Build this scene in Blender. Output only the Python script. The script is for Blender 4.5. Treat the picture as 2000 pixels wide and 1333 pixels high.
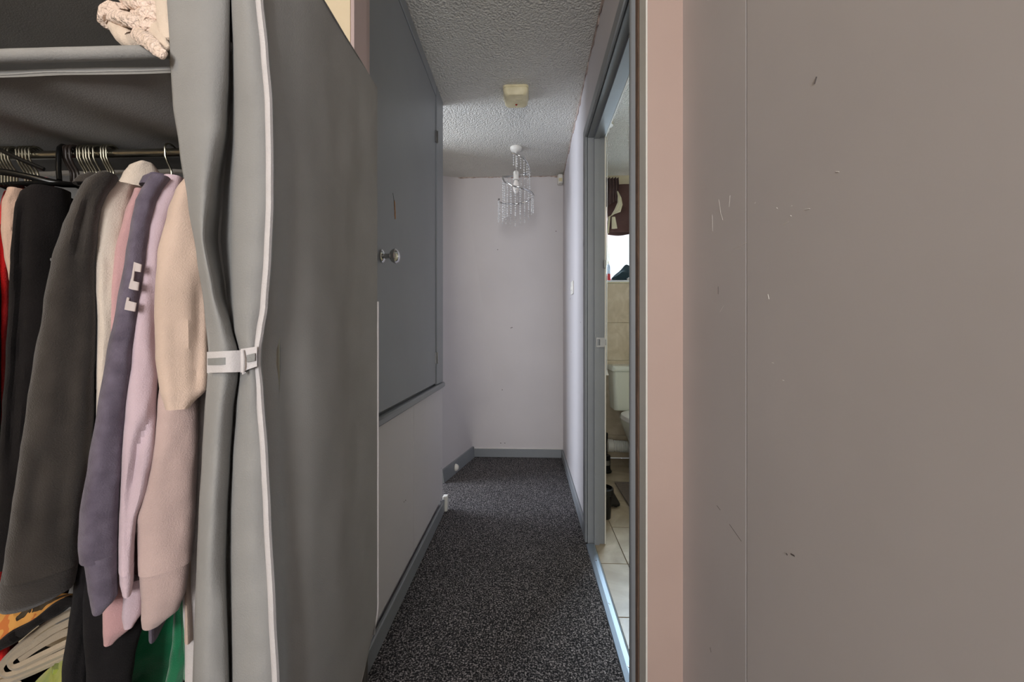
import bpy, math, random
from mathutils import Vector, noise
for o in list(bpy.data.objects): bpy.data.objects.remove(o)
C = bpy.context.scene.collection
sc = bpy.context.scene
rnd = random.Random(4)
# ------------------------------------------------------------------ camera, world, lights
F = 760.0; TH = math.atan(30/F); CH = 1.02; HY = 655.0
cd = bpy.data.cameras.new('camera'); cam = bpy.data.objects.new('camera', cd); C.objects.link(cam)
cam.location = (0, 0, CH); cam.rotation_euler = (math.pi/2, 0, TH)
cd.sensor_width = 36; cd.lens = F/2000*36; cd.shift_y = (HY-666.5)/2000; cd.clip_start = .02
sc.camera = cam
sc.view_settings.view_transform = 'Standard'; sc.view_settings.look = 'None'
sc.view_settings.gamma = 1; sc.view_settings.use_curve_mapping = False
sc.view_settings.exposure = 0.5
w = bpy.data.worlds.new('overcast_sky'); sc.world = w; w.use_nodes = True
w.node_tree.nodes['Background'].inputs[0].default_value = (.80, .88, 1, 1)
w.node_tree.nodes['Background'].inputs[1].default_value = 1.0

def area(name, loc, target, sx, sy, energy, col):
    l = bpy.data.lights.new(name, 'AREA'); l.shape = 'RECTANGLE'; l.size = sx; l.size_y = sy
    l.energy = energy; l.color = col
    o = bpy.data.objects.new(name, l); C.objects.link(o); o.location = loc
    o.rotation_euler = (Vector(target)-Vector(loc)).to_track_quat('-Z', 'Y').to_euler()
    return o
# daylight entering by the bedroom window behind the camera
area('bedroom_window_offscreen', (-.215, -2.54, 1.45), (-.215, 1, 1.45), 1.07, 1.1, 50, (1, .985, .97))
# daylight of the bathroom window
area('bathroom_window_daylight', (1.05, 3.5, 1.85), (1.0, 1.5, .8), 0.8, .7, 95, (.70, .86, 1))
# daylight that reaches the hall end from the landing on the left, past the end of the cupboard wall
area('landing_window_offscreen', (-2.66, 2.45, 1.4), (-.4, 2.5, 1.3), 1.1, 1.3, 62, (.80, .88, 1))
# bedroom ceiling lamp
pl = bpy.data.lights.new('bedroom_ceiling_lamp_offscreen', 'POINT'); pl.energy = 9; pl.color = (1, .76, .48); pl.shadow_soft_size = .12
po = bpy.data.objects.new('bedroom_ceiling_lamp_offscreen', pl); C.objects.link(po); po.location = (-1.15, -.75, 2.08)

# ------------------------------------------------------------------ helpers
S_, C_ = math.sin(TH), math.cos(TH)
def W(px, py, Y):                       # point at depth Y (metres ahead) on the sight line of a photo pixel
    u = (px-1000)/F; v = (HY-py)/F
    d = (-S_+C_*u, C_+S_*u, v); k = Y/d[1]
    return Vector((d[0]*k, Y, CH+d[2]*k))
def lin(r, g, b):
    return tuple(((c/255)/12.92 if c <= 10 else (((c/255)+.055)/1.055)**2.4) for c in (r, g, b))
def interp(tab, x):
    if x <= tab[0][0]: return tab[0][1]
    for (a, va), (b, vb) in zip(tab, tab[1:]):
        if x <= b:
            t = (x-a)/(b-a); t = t*t*(3-2*t)*.5+t*.5
            return va+(vb-va)*t
    return tab[-1][1]
class MB:
    def __init__(s): s.v = []; s.f = []; s.smooth = True
    def add(s, vs, fs):
        n = len(s.v); s.v += [tuple(v) for v in vs]; s.f += [tuple(i+n for i in f) for f in fs]; return s
    def box(s, x0, x1, y0, y1, z0, z1, b=0.0):
        if b <= 0:
            return s.add([(x, y, z) for x in (x0, x1) for y in (y0, y1) for z in (z0, z1)],
                         [(0,1,3,2),(4,6,7,5),(0,4,5,1),(2,3,7,6),(0,2,6,4),(1,5,7,3)])
        lo = (x0, y0, z0); hi = (x1, y1, z1)                     # chamfered box
        vs = []; idx = {}
        for sx in (0, 1):
            for sy in (0, 1):
                for sz in (0, 1):
                    c = [hi[i] if k else lo[i] for i, k in enumerate((sx, sy, sz))]
                    for ax in range(3):
                        p = [c[i] if i == ax else c[i]+(-b if (sx, sy, sz)[i] else b) for i in range(3)]
                        idx[(sx, sy, sz, ax)] = len(vs); vs.append(p)
        fs = []
        def q(a, sgn, order): fs.append(order if sgn else order[::-1])
        for ax in range(3):
            o1, o2 = [i for i in range(3) if i != ax]
            for sg in (0, 1):
                def k(a, b2):
                    t = [0, 0, 0]; t[ax] = sg; t[o1] = a; t[o2] = b2; return tuple(t)
                fs.append(tuple(idx[k(*m)+(ax,)] for m in ((0,0),(1,0),(1,1),(0,1))))
        for ax in range(3):
            o1, o2 = [i for i in range(3) if i != ax]
            for a in (0, 1):
                for b2 in (0, 1):
                    def k(t0):
                        t = [0, 0, 0]; t[ax] = t0; t[o1] = a; t[o2] = b2; return tuple(t)
                    fs.append((idx[k(0)+(o1,)], idx[k(1)+(o1,)], idx[k(1)+(o2,)], idx[k(0)+(o2,)]))
        for sx in (0, 1):
            for sy in (0, 1):
                for sz in (0, 1): fs.append(tuple(idx[(sx, sy, sz, a)] for a in range(3)))
        return s.add(vs, fs)
    def loft(s, rings, cap=True, closed=True):
        n = len(rings[0]); vs = [p for r in rings for p in r]; fs = []
        for i in range(len(rings)-1):
            for j in range(n if closed else n-1):
                k = (j+1) % n
                fs.append((i*n+j, i*n+k, (i+1)*n+k, (i+1)*n+j))
        if cap and closed:
            fs.append(tuple(range(n))[::-1]); fs.append(tuple((len(rings)-1)*n+j for j in range(n)))
        return s.add(vs, fs)
    def tube(s, pts, r, n=8, cap=True):
        pts = [Vector(p) for p in pts]; rings = []; prev = None
        for i, p in enumerate(pts):
            t = (pts[min(i+1, len(pts)-1)]-pts[max(i-1, 0)]).normalized()
            if prev is None:
                a = Vector((0, 0, 1)) if abs(t.z) < .9 else Vector((1, 0, 0))
                a = (a-t*a.dot(t)).normalized()
            else: a = (prev-t*prev.dot(t)).normalized()
            prev = a; b = t.cross(a); rr = r[i] if isinstance(r, (list, tuple)) else r
            rings.append([p+(a*math.cos(2*math.pi*k/n)+b*math.sin(2*math.pi*k/n))*rr for k in range(n)])
        return s.loft(rings, cap)
    def lathe(s, prof, c, axis='z', n=24):
        rings = []
        for r, h in prof:
            ring = []
            for k in range(n):
                a = 2*math.pi*k/n; x, y = max(r, 1e-5)*math.cos(a), max(r, 1e-5)*math.sin(a)
                ring.append({'z': (c[0]+x, c[1]+y, c[2]+h), 'x': (c[0]+h, c[1]+x, c[2]+y), 'y': (c[0]+x, c[1]+h, c[2]+y)}[axis])
            rings.append(ring)
        return s.loft(rings)
    def sheet(s, grid, thick=0.0, nrm=(0, 1, 0)):
        n = len(grid[0]); m = len(grid)
        if thick <= 0: return s.loft(grid, False, False)
        d = Vector(nrm).normalized()*thick
        vs = [p for r in grid for p in r]+[Vector(p)+d for r in grid for p in r]; fs = []; N = n*m
        for i in range(m-1):
            for j in range(n-1):
                a, b, c_, e = i*n+j, i*n+j+1, (i+1)*n+j+1, (i+1)*n+j
                fs.append((a, b, c_, e)); fs.append((N+e, N+c_, N+b, N+a))
        for j in range(n-1):
            fs.append((j+1, j, N+j, N+j+1)); k = (m-1)*n; fs.append((k+j, k+j+1, N+k+j+1, N+k+j))
        for i in range(m-1):
            fs.append((i*n, (i+1)*n, N+(i+1)*n, N+i*n)); k = n-1; fs.append(((i+1)*n+k, i*n+k, N+i*n+k, N+(i+1)*n+k))
        return s.add(vs, fs)
    def subdivide(s): return s
wloc = {}
def tag(o, label=None, cat=None, group=None, kind=None):
    if label: o['label'] = label
    if cat: o['category'] = cat
    if group: o['group'] = group
    if kind: o['kind'] = kind
    return o
def obj(name, mb, mat, parent=None, flat=False):
    me = bpy.data.meshes.new(name)
    xs = [v[0] for v in mb.v]; ys = [v[1] for v in mb.v]; zs = [v[2] for v in mb.v]
    b = Vector(((min(xs)+max(xs))/2, (min(ys)+max(ys))/2, min(zs)))
    me.from_pydata([(v[0]-b.x, v[1]-b.y, v[2]-b.z) for v in mb.v], [], mb.f); me.update()
    import bmesh
    bm = bmesh.new(); bm.from_mesh(me); bmesh.ops.recalc_face_normals(bm, faces=bm.faces); bm.to_mesh(me); bm.free()
    if not flat:
        me.polygons.foreach_set('use_smooth', [True]*len(me.polygons))
        try: me.set_sharp_from_angle(angle=math.radians(38))
        except Exception: pass
    if mat: me.materials.append(mat)
    o = bpy.data.objects.new(name, me); C.objects.link(o)
    p = Vector((0, 0, 0))
    if parent is not None: o.parent = parent; p = wloc[parent.name]
    o.location = b-p; wloc[o.name] = b
    return o
def thing(name, loc, label, cat, group=None):
    o = bpy.data.objects.new(name, None); C.objects.link(o); o.location = loc; o.empty_display_size = .05
    wloc[o.name] = Vector(loc); return tag(o, label, cat, group)
def struct(name, mb, mat, flat=True, label=None): return tag(obj(name, mb, mat, None, flat), label, kind='structure')
def bx(*a, **k): return MB().box(*a, **k)

# ------------------------------------------------------------------ materials
def mat(name, rgb, rough=.6, var=.06, vscale=6, bump=0.0, bscale=200, metal=0.0, spec=.4, rgb2=None, sheen=0.0, trans=0.0, detail=3, stretch=None, bdist=.003):
    m = bpy.data.materials.new(name); m.use_nodes = True; N = m.node_tree.nodes; L = m.node_tree.links
    p = N['Principled BSDF']; p.inputs['Roughness'].default_value = rough; p.inputs['Metallic'].default_value = metal
    p.inputs['Specular IOR Level'].default_value = spec
    if sheen: p.inputs['Sheen Weight'].default_value = sheen
    if trans: p.inputs['Transmission Weight'].default_value = trans
    tc = N.new('ShaderNodeTexCoord'); src = tc.outputs['Object']
    if stretch:
        mp = N.new('ShaderNodeMapping'); mp.inputs['Scale'].default_value = stretch; L.new(src, mp.inputs[0]); src = mp.outputs[0]
    n = N.new('ShaderNodeTexNoise'); n.inputs['Scale'].default_value = vscale; n.inputs['Detail'].default_value = detail
    L.new(src, n.inputs['Vector'])
    r = N.new('ShaderNodeValToRGB'); r.color_ramp.elements[0].position = .3; r.color_ramp.elements[1].position = .7
    c = lin(*rgb); c2 = lin(*rgb2) if rgb2 else c
    r.color_ramp.elements[0].color = tuple(x*(1-var) for x in c)+(1,)
    r.color_ramp.elements[1].color = tuple(min(1, x*(1+var)) for x in c2)+(1,)
    L.new(n.outputs['Fac'], r.inputs[0]); L.new(r.outputs[0], p.inputs['Base Color'])
    if bump:
        n2 = N.new('ShaderNodeTexNoise'); n2.inputs['Scale'].default_value = bscale; n2.inputs['Detail'].default_value = 2
        L.new(src, n2.inputs['Vector'])
        b = N.new('ShaderNodeBump'); b.inputs['Strength'].default_value = bump; b.inputs['Distance'].default_value = bdist
        L.new(n2.outputs['Fac'], b.inputs['Height']); L.new(b.outputs[0], p.inputs['Normal'])
    return m
M = {}
M['wall'] = mat('painted_lilac_white_wall', (202, 198, 201), .55, .03, 2.2, .08, 60)
M['panel'] = mat('painted_wall_panel', (202, 198, 201), .5, .035, 3, .06, 40)
M['pinkwall'] = mat('pink_beige_door_surround', (186, 162, 152), .6, .04, 3)
M['creamwall'] = mat('cream_bedroom_wall', (222, 205, 175), .6, .03, 2)
M['lilac_lining'] = mat('lilac_painted_lining', (190, 170, 168), .5, .04, 4)
M['grey'] = mat('grey_gloss_paint', (134, 138, 143), .38, .05, 5, .04, 30)
M['greydoor'] = mat('grey_cupboard_paint', (134, 138, 143), .42, .05, 2.5, .05, 25)
M['dark'] = mat('dark_scratch', (18, 17, 18), .9, .1)
M['plaster'] = mat('bare_chipped_plaster', (150, 132, 124), .9, .2, 40, .5, 120, rgb2=(182, 166, 158))
M['peach'] = mat('bare_pink_plaster_edge', (150, 122, 104), .9, .25, 30, .4, 90, rgb2=(104, 86, 76))
M['white_gloss'] = mat('white_plastic', (226, 224, 218), .35, .03, 8)
M['cream_plastic'] = mat('yellowed_plastic', (212, 200, 160), .45, .08, 14, rgb2=(222, 212, 178))
M['chrome'] = mat('chrome', (205, 205, 205), .12, .02, 5, metal=1)
M['steel'] = mat('dull_steel', (150, 150, 150), .35, .08, 20, metal=1)
M['alu'] = mat('aluminium_threshold', (160, 172, 184), .5, .06, 30, metal=.9, stretch=(1, .1, 1))
M['hook'] = mat('chromed_wire', (150, 146, 130), .32, .04, 12, metal=1)
M['rail'] = mat('steel_tube', (150, 148, 138), .28, .08, 20, metal=1)
M['brownhook'] = mat('bronze_brown_plastic', (46, 38, 34), .35, .05, 9)
M['blackplastic'] = mat('black_plastic', (14, 14, 14), .3, .05, 9)
M['cover'] = mat('grey_nonwoven_fabric', (150, 149, 147), .85, .06, 7, .22, 420, spec=.2)
M['coverin'] = mat('grey_shelf_fabric', (150, 149, 147), .85, .08, 7, .25, 420, spec=.2)
M['piping'] = mat('white_binding_tape', (205, 200, 200), .8, .04, 30, .3, 500)
M['silver'] = mat('grey_webbing', (140, 140, 138), .7, .04, 30, .3, 500)
M['porcelain'] = mat('white_porcelain', (216, 220, 208), .15, .02, 4)
M['upvc'] = mat('white_upvc', (232, 236, 240), .35, .02, 6)
def fabric(n, rgb, var=.08, vs=9, rgb2=None, bump=.35, bs=520, sheen=.25, stretch=None): return mat(n, rgb, .92, var, vs, bump, bs, spec=.12, sheen=sheen, rgb2=rgb2, stretch=stretch)
M['tshirt'] = fabric('cream_pink_cotton', (206, 182, 166))
M['dusty'] = fabric('dusty_pink_fleece', (192, 168, 162))
M['pink'] = fabric('pale_lilac_pink_fleece', (202, 180, 188))
M['slate'] = fabric('slate_purple_fleece', (92, 84, 98), .14, 40, rgb2=(104, 96, 110))
M['print'] = mat('pale_flock_print', (196, 184, 182), .85, .05, 30)
M['rose'] = fabric('rose_pink_fleece', (198, 156, 156))
M['oat'] = fabric('oatmeal_rib_knit', (212, 198, 184), .07, 14)
M['denim'] = fabric('grey_blue_cotton', (132, 142, 152))
M['charcoal'] = fabric('washed_black_fleece', (58, 53, 49), .2, 16, bump=.45, sheen=.35)
M['black'] = fabric('black_fleece', (25, 22, 22), .2, 14, sheen=.05)
M['blush'] = fabric('blush_satin', (200, 168, 148))
M['red'] = fabric('scarlet_jersey', (206, 28, 28))
M['whitecloth'] = fabric('white_cotton', (206, 200, 198))
M['green'] = fabric('emerald_velvet', (18, 96, 62), .3, 10, rgb2=(30, 128, 84), sheen=.6)
M['trouser'] = fabric('black_trouser_cotton', (32, 30, 31), .15, sheen=.05)
M['beigefold'] = fabric('mushroom_jersey', (176, 160, 138))
M['lime'] = fabric('lime_green_print', (120, 150, 70), .25, 14, rgb2=(176, 168, 70))
M['brownblind'] = fabric('brown_satin_blind', (88, 62, 58), .1, 8, rgb2=(98, 74, 72))
M['creamtie'] = fabric('cream_tie_cloth', (214, 206, 178))
M['tealcloth'] = fabric('slate_teal_cloth', (44, 62, 70), .15)
M['mat'] = fabric('grey_brown_bath_mat', (88, 74, 64), .3, 60, bump=1, bs=300)
M['bead'] = mat('clear_crystal', (250, 250, 250), .04, .01, 5, trans=.55, spec=.8)
M['bulb'] = mat('opal_lamp_glass', (236, 230, 224), .3, .02, 5)
M['redled'] = mat('red_lens', (150, 30, 16), .2, .1, 30)
M['wood'] = mat('splintered_wood', (170, 122, 78), .8, .3, 60)
M['scuff_l'] = mat('pale_scuff', (224, 220, 218), .8, .05, 30)
M['scuff_d'] = mat('dark_scuff', (92, 86, 86), .8, .1, 30)
M['redliquid'] = mat('red_liquid', (196, 50, 58), .15, .04, 9)
M['clearbottle'] = mat('clear_bottle_plastic', (196, 206, 216), .12, .02, 5, trans=.5)
M['grout'] = mat('brown_grout', (104, 88, 70), .9, .1, 30)

def leopard():
    m = bpy.data.materials.new('leopard_print_cloth'); m.use_nodes = True; N = m.node_tree.nodes; L = m.node_tree.links
    p = N['Principled BSDF']; p.inputs['Roughness'].default_value = .9
    tc = N.new('ShaderNodeTexCoord'); v = N.new('ShaderNodeTexVoronoi'); v.inputs['Scale'].default_value = 24
    n = N.new('ShaderNodeTexNoise'); n.inputs['Scale'].default_value = 30
    mx = N.new('ShaderNodeMixRGB'); mx.inputs[0].default_value = .06
    L.new(tc.outputs['Object'], n.inputs['Vector']); L.new(tc.outputs['Object'], mx.inputs[1]); L.new(n.outputs['Color'], mx.inputs[2]); L.new(mx.outputs[0], v.inputs['Vector'])
    r = N.new('ShaderNodeValToRGB'); r.color_ramp.interpolation = 'CONSTANT'
    e = r.color_ramp.elements; e[0].position = 0; e[0].color = lin(66, 56, 40)+(1,); e[1].position = .40; e[1].color = lin(40, 32, 22)+(1,)
    x = e.new(.47); x.color = lin(206, 150, 76)+(1,)
    x = e.new(.74); x.color = lin(190, 110, 52)+(1,)
    L.new(v.outputs['Distance'], r.inputs[0]); L.new(r.outputs[0], p.inputs['Base Color']); return m
M['leopard'] = leopard()
def dots():
    m = bpy.data.materials.new('black_cloth_white_dots'); m.use_nodes = True; N = m.node_tree.nodes; L = m.node_tree.links
    p = N['Principled BSDF']; p.inputs['Roughness'].default_value = .9
    tc = N.new('ShaderNodeTexCoord'); v = N.new('ShaderNodeTexVoronoi'); v.inputs['Scale'].default_value = 26; v.inputs['Randomness'].default_value = .2
    r = N.new('ShaderNodeValToRGB'); r.color_ramp.interpolation = 'CONSTANT'; e = r.color_ramp.elements
    e[0].color = (.6, .58, .55, 1); e[1].position = .18; e[1].color = (.01, .01, .01, 1)
    L.new(tc.outputs['Object'], v.inputs['Vector']); L.new(v.outputs['Distance'], r.inputs[0]); L.new(r.outputs[0], p.inputs['Base Color']); return m
M['dots'] = dots()
def carpet():
    m = bpy.data.materials.new('black_grey_speckled_carpet'); m.use_nodes = True; N = m.node_tree.nodes; L = m.node_tree.links
    p = N['Principled BSDF']; p.inputs['Roughness'].default_value = .95; p.inputs['Specular IOR Level'].default_value = .1
    tc = N.new('ShaderNodeTexCoord')
    n = N.new('ShaderNodeTexNoise'); n.inputs['Scale'].default_value = 180; n.inputs['Detail'].default_value = 2.5; n.inputs['Roughness'].default_value = .7
    L.new(tc.outputs['Object'], n.inputs['Vector'])
    r = N.new('ShaderNodeValToRGB'); e = r.color_ramp.elements
    e[0].position = .38; e[0].color = lin(28, 28, 31)+(1,); e[1].position = .69; e[1].color = lin(200, 192, 192)+(1,)
    x = e.new(.52); x.color = lin(74, 73, 75)+(1,)
    L.new(n.outputs['Fac'], r.inputs[0])
    n3 = N.new('ShaderNodeTexNoise'); n3.inputs['Scale'].default_value = 5; L.new(tc.outputs['Object'], n3.inputs['Vector'])
    r3 = N.new('ShaderNodeValToRGB'); r3.color_ramp.elements[0].color = (.8, .8, .8, 1); r3.color_ramp.elements[1].color = (1.1, 1.1, 1.1, 1)
    L.new(n3.outputs['Fac'], r3.inputs[0])
    mx = N.new('ShaderNodeMixRGB'); mx.blend_type = 'MULTIPLY'; mx.inputs[0].default_value = 1
    L.new(r.outputs[0], mx.inputs[1]); L.new(r3.outputs[0], mx.inputs[2]); L.new(mx.outputs[0], p.inputs['Base Color'])
    b = N.new('ShaderNodeBump'); b.inputs['Strength'].default_value = .9; b.inputs['Distance'].default_value = .006
    L.new(n.outputs['Fac'], b.inputs['Height']); L.new(b.outputs[0], p.inputs['Normal']); return m
M['carpet'] = carpet()
def artex():
    m = bpy.data.materials.new('stippled_ceiling_paint'); m.use_nodes = True; N = m.node_tree.nodes; L = m.node_tree.links
    p = N['Principled BSDF']; p.inputs['Roughness'].default_value = .6; p.inputs['Base Color'].default_value = lin(208, 206, 200)+(1,)
    tc = N.new('ShaderNodeTexCoord'); n = N.new('ShaderNodeTexNoise'); n.inputs['Scale'].default_value = 105; n.inputs['Detail'].default_value = 3
    v = N.new('ShaderNodeTexVoronoi'); v.inputs['Scale'].default_value = 130; v.feature = 'SMOOTH_F1'
    L.new(tc.outputs['Object'], n.inputs['Vector']); L.new(tc.outputs['Object'], v.inputs['Vector'])
    a = N.new('ShaderNodeMath'); a.operation = 'SUBTRACT'; L.new(n.outputs['Fac'], a.inputs[0]); L.new(v.outputs['Distance'], a.inputs[1])
    b = N.new('ShaderNodeBump'); b.inputs['Strength'].default_value = .75; b.inputs['Distance'].default_value = .008
    L.new(a.outputs[0], b.inputs['Height']); L.new(b.outputs[0], p.inputs['Normal']); return m
M['artex'] = artex()
def stone(name, c1, c2, c3, sc_=5, rough=.3):
    m = bpy.data.materials.new(name); m.use_nodes = True; N = m.node_tree.nodes; L = m.node_tree.links
    p = N['Principled BSDF']; p.inputs['Roughness'].default_value = rough
    tc = N.new('ShaderNodeTexCoord'); oi = N.new('ShaderNodeObjectInfo')
    ad = N.new('ShaderNodeVectorMath'); ad.operation = 'ADD'; cx = N.new('ShaderNodeCombineXYZ')
    mu = N.new('ShaderNodeMath'); mu.operation = 'MULTIPLY'; mu.inputs[1].default_value = 37
    L.new(oi.outputs['Random'], mu.inputs[0]); L.new(mu.outputs[0], cx.inputs[0]); L.new(mu.outputs[0], cx.inputs[2])
    L.new(tc.outputs['Object'], ad.inputs[0]); L.new(cx.outputs[0], ad.inputs[1])
    n = N.new('ShaderNodeTexNoise'); n.inputs['Scale'].default_value = sc_; n.inputs['Detail'].default_value = 6; n.inputs['Distortion'].default_value = 1.6
    L.new(ad.outputs[0], n.inputs['Vector'])
    r = N.new('ShaderNodeValToRGB'); e = r.color_ramp.elements
    e[0].position = .3; e[0].color = lin(*c1)+(1,); e[1].position = .7; e[1].color = lin(*c3)+(1,); x = e.new(.5); x.color = lin(*c2)+(1,)
    L.new(n.outputs['Fac'], r.inputs[0]); L.new(r.outputs[0], p.inputs['Base Color']); return m
M['walltile'] = stone('marbled_beige_tile', (186, 172, 148), (196, 182, 158), (210, 198, 178), 7)
M['floortile'] = stone('marbled_cream_floor_tile', (142, 128, 106), (160, 146, 124), (184, 172, 152), 4, .32)
def glass():
    m = bpy.data.materials.new('window_glass'); m.use_nodes = True; N = m.node_tree.nodes; L = m.node_tree.links
    for n in list(N):
        if n.type == 'BSDF_PRINCIPLED': N.remove(n)
    t = N.new('ShaderNodeBsdfTransparent'); g = N.new('ShaderNodeBsdfGlossy'); g.inputs['Roughness'].default_value = .02
    mx = N.new('ShaderNodeMixShader'); fr = N.new('ShaderNodeFresnel'); fr.inputs[0].default_value = 1.2
    L.new(fr.outputs[0], mx.inputs[0]); L.new(t.outputs[0], mx.inputs[1]); L.new(g.outputs[0], mx.inputs[2])
    L.new(mx.outputs[0], N['Material Output'].inputs[0]); return m
M['glass'] = glass()

# ------------------------------------------------------------------ the setting
CZ = 2.345; XL = -.49; XR = .297; YB = 3.25; YP = .98; XW = .385
struct('floor', MB().box(-2.7, XW+.1, -2.45, 1.055, -.06, 0).box(-2.7, XR+.005, 1.055, YB+.1, -.06, 0), M['carpet'])
struct('ceiling', bx(-2.7, 2.0, -2.45, YB+.1, CZ, CZ+.06), M['artex'])
# end wall of the hall and the leaning wall beside it
struct('wall_back', bx(-2.7, XR+.08, YB, YB+.08, 0, CZ), M['wall'])
LA = (-.45, YB); LB = (-.585, 2.66); LT = -.34
def lean(z, t, off=0.0):
    x = LA[0]+(LB[0]-LA[0])*t+LT*z/CZ; y = LA[1]+(LB[1]-LA[1])*t
    return Vector((x-off, y, z))
def leanpath(z):
    k = min(1, max(0, (z-.08)/.5)); c = lean(z, 0); a0 = Vector((c.x+.26*k, YB-.0005, z)); b0 = lean(z, .55*k); out = []
    for i in range(17):
        t = i/16; out.append(a0*(1-t)**2+c*2*t*(1-t)+b0*t*t)
    return out+[lean(z, .55*k+(1-.55*k)*q) for q in (.25, .5, .75, 1)]
gl = [leanpath(CZ*i/40) for i in range(41)]
mb = MB().loft([r+[r[-1]+Vector((-.09, 0, 0)), r[-1]+Vector((-.09, .3, 0)), Vector((r[0].x-.2, YB-.0002, r[0].z))] for r in gl])
struct('wall_back_left', mb, M['wall'], False)
# left wall of the hall under and around the cupboard
wl = struct('wall_left', bx(XL-.09, XL-.012, 1.06, 2.225, 0, CZ), M['panel'])
obj('panel', bx(XL-.012, XL, 1.06, 1.659, .083, .725, b=.0015), M['wall'], wl)
obj('panel', bx(XL-.012, XL, 1.661, 2.228, .083, .725, b=.0015), M['wall'], wl)
obj('panel', bx(XL-.012, XL, 2.192, 2.228, .727, CZ, b=.0015), M['panel'], wl)
obj('panel', bx(XL-.012, XL, 1.06, 1.10, .727, CZ, b=.0015), M['lilac_lining'], wl)
# wall between bedroom and hall
wp = struct('wall_bedroom_front', bx(-2.7, -.454, YP, 1.06, 0, CZ), M['creamwall'])
obj('lining', bx(-.454, -.444, YP+.002, 1.06, 0, CZ, b=.001), M['lilac_lining'], wp)
struct('wall_front_right', bx(XR+.001, XW+.1, YP, 1.055, 0, CZ), M['pinkwall'])
# bedroom shell
wr = struct('wall_bedroom_right', bx(XW+.012, XW+.1, -2.45, YP, 0, CZ), M['peach'])
for y0, y1 in ((.702, YP), (-.52, .698), (-1.74, -.523), (-2.45, -1.743)):
    obj('panel', bx(XW, XW+.012, y0, y1, .001, CZ-.001), M['panel'], wr, True)
struct('wall_bedroom_left', bx(-2.78, -2.7, -2.45, YB+.1, 0, CZ), M['creamwall'])
mb = MB(); mb.box(-2.7, -.80, -2.53, -2.45, 0, CZ); mb.box(.37, XW+.1, -2.53, -2.45, 0, CZ); mb.box(-.80, .37, -2.53, -2.45, 0, .85); mb.box(-.80, .37, -2.53, -2.45, 2.05, CZ)
struct('wall_bedroom_back', mb, M['creamwall'])
w2 = struct('window_2', MB().box(-.80, -.75, -2.53, -2.46, .85, 2.05).box(.32, .37, -2.53, -2.46, .85, 2.05).box(-.75, .32, -2.53, -2.46, .85, .90).box(-.75, .32, -2.53, -2.46, 2.0, 2.05), M['upvc'])
obj('pane', bx(-.75, .32, -2.50, -2.495, .90, 2.0), M['glass'], w2)
# right wall of the hall with the bathroom doorway
DN, DF, DZ = 1.095, 1.915, 1.985
mb = MB(); mb.box(XR, XR+.075, DF+.02, YB, 0, CZ); mb.box(XR, XR+.075, 1.056, DF+.02, DZ+.02, CZ); mb.box(XR+.006, XR+.075, 1.056, DN-.02, 0, DZ+.02)
struct('wall_right', mb, M['wall'])
# door frame: lining, stops, architraves
d1 = struct('door_1', MB().box(XR-.002, XR+.079, DF, DF+.02, 0, DZ+.02).box(XR-.002, XR+.079, DN-.02, DF, DZ, DZ+.02).box(XR-.002, XR+.079, DN-.02, DN, 0, DZ), M['grey'], label='grey painted door frame of the bathroom')
obj('door_stop', MB().box(XR+.028, XR+.052, DF-.012, DF, 0, DZ-.012).box(XR+.028, XR+.052, DN, DF, DZ-.012, DZ).box(XR+.028, XR+.052, DN, DN+.012, 0, DZ-.012), M['grey'], d1, True)
obj('architrave', bx(XR-.016, XR-.002, DF+.005, DF+.06, 0, DZ+.06, b=.004), M['grey'], d1)
obj('architrave', bx(XR-.016, XR-.002, 1.072, DF+.005, DZ+.006, DZ+.06, b=.004), M['grey'], d1)
obj('architrave', bx(XR-.016, XR+.006, 1.072, DN-.004, 0, DZ+.006, b=.004), M['grey'], d1)
obj('edge_bead', bx(XR+.079, XR+.086, DF-.004, DF+.03, 0, DZ+.02, b=.002), M['white_gloss'], d1)
obj('edge_bead', bx(XR+.079, XR+.086, DN, DF, DZ, DZ+.02, b=.002), M['white_gloss'], d1)
sp = obj('strike_plate', MB().box(XR+.036, XR+.041, DF-.018, DF-.0118, .962, 1.008).box(XR+.054, XR+.078, DF-.018, DF-.0118, .962, 1.008).box(XR+.041, XR+.054, DF-.018, DF-.0118, .962, .970).box(XR+.041, XR+.054, DF-.018, DF-.0118, 1.0, 1.008).box(XR+.076, XR+.084, DF-.016, DF+.004, .972, .998), M['steel'], d1)
obj('keeper', MB().box(XR+.072, XR+.082, DF-.016, DF-.008, 1.345, 1.385, b=.002), M['steel'], d1)
# ragged plaster joint, peach edge and corner bead beside the doorway
mb = MB(); ring = []
for i in range(90):
    z = CZ*i/89; j = .006*noise.noise((0, 3, z*9))+.003*noise.noise((0, 3, z*40))
    ring.append([Vector((XR+.003, 1.046+j, z)), Vector((XR-.0035, 1.046+j, z)), Vector((XR-.003, 1.073, z)), Vector((XR+.003, 1.073, z))])
mb.loft(ring); struct('trim_1', mb, M['peach'])
struct('trim_2', bx(XR-.003, XR+.0015, YP-.0015, 1.035, 0, CZ, b=.001), M['white_gloss'])
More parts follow.
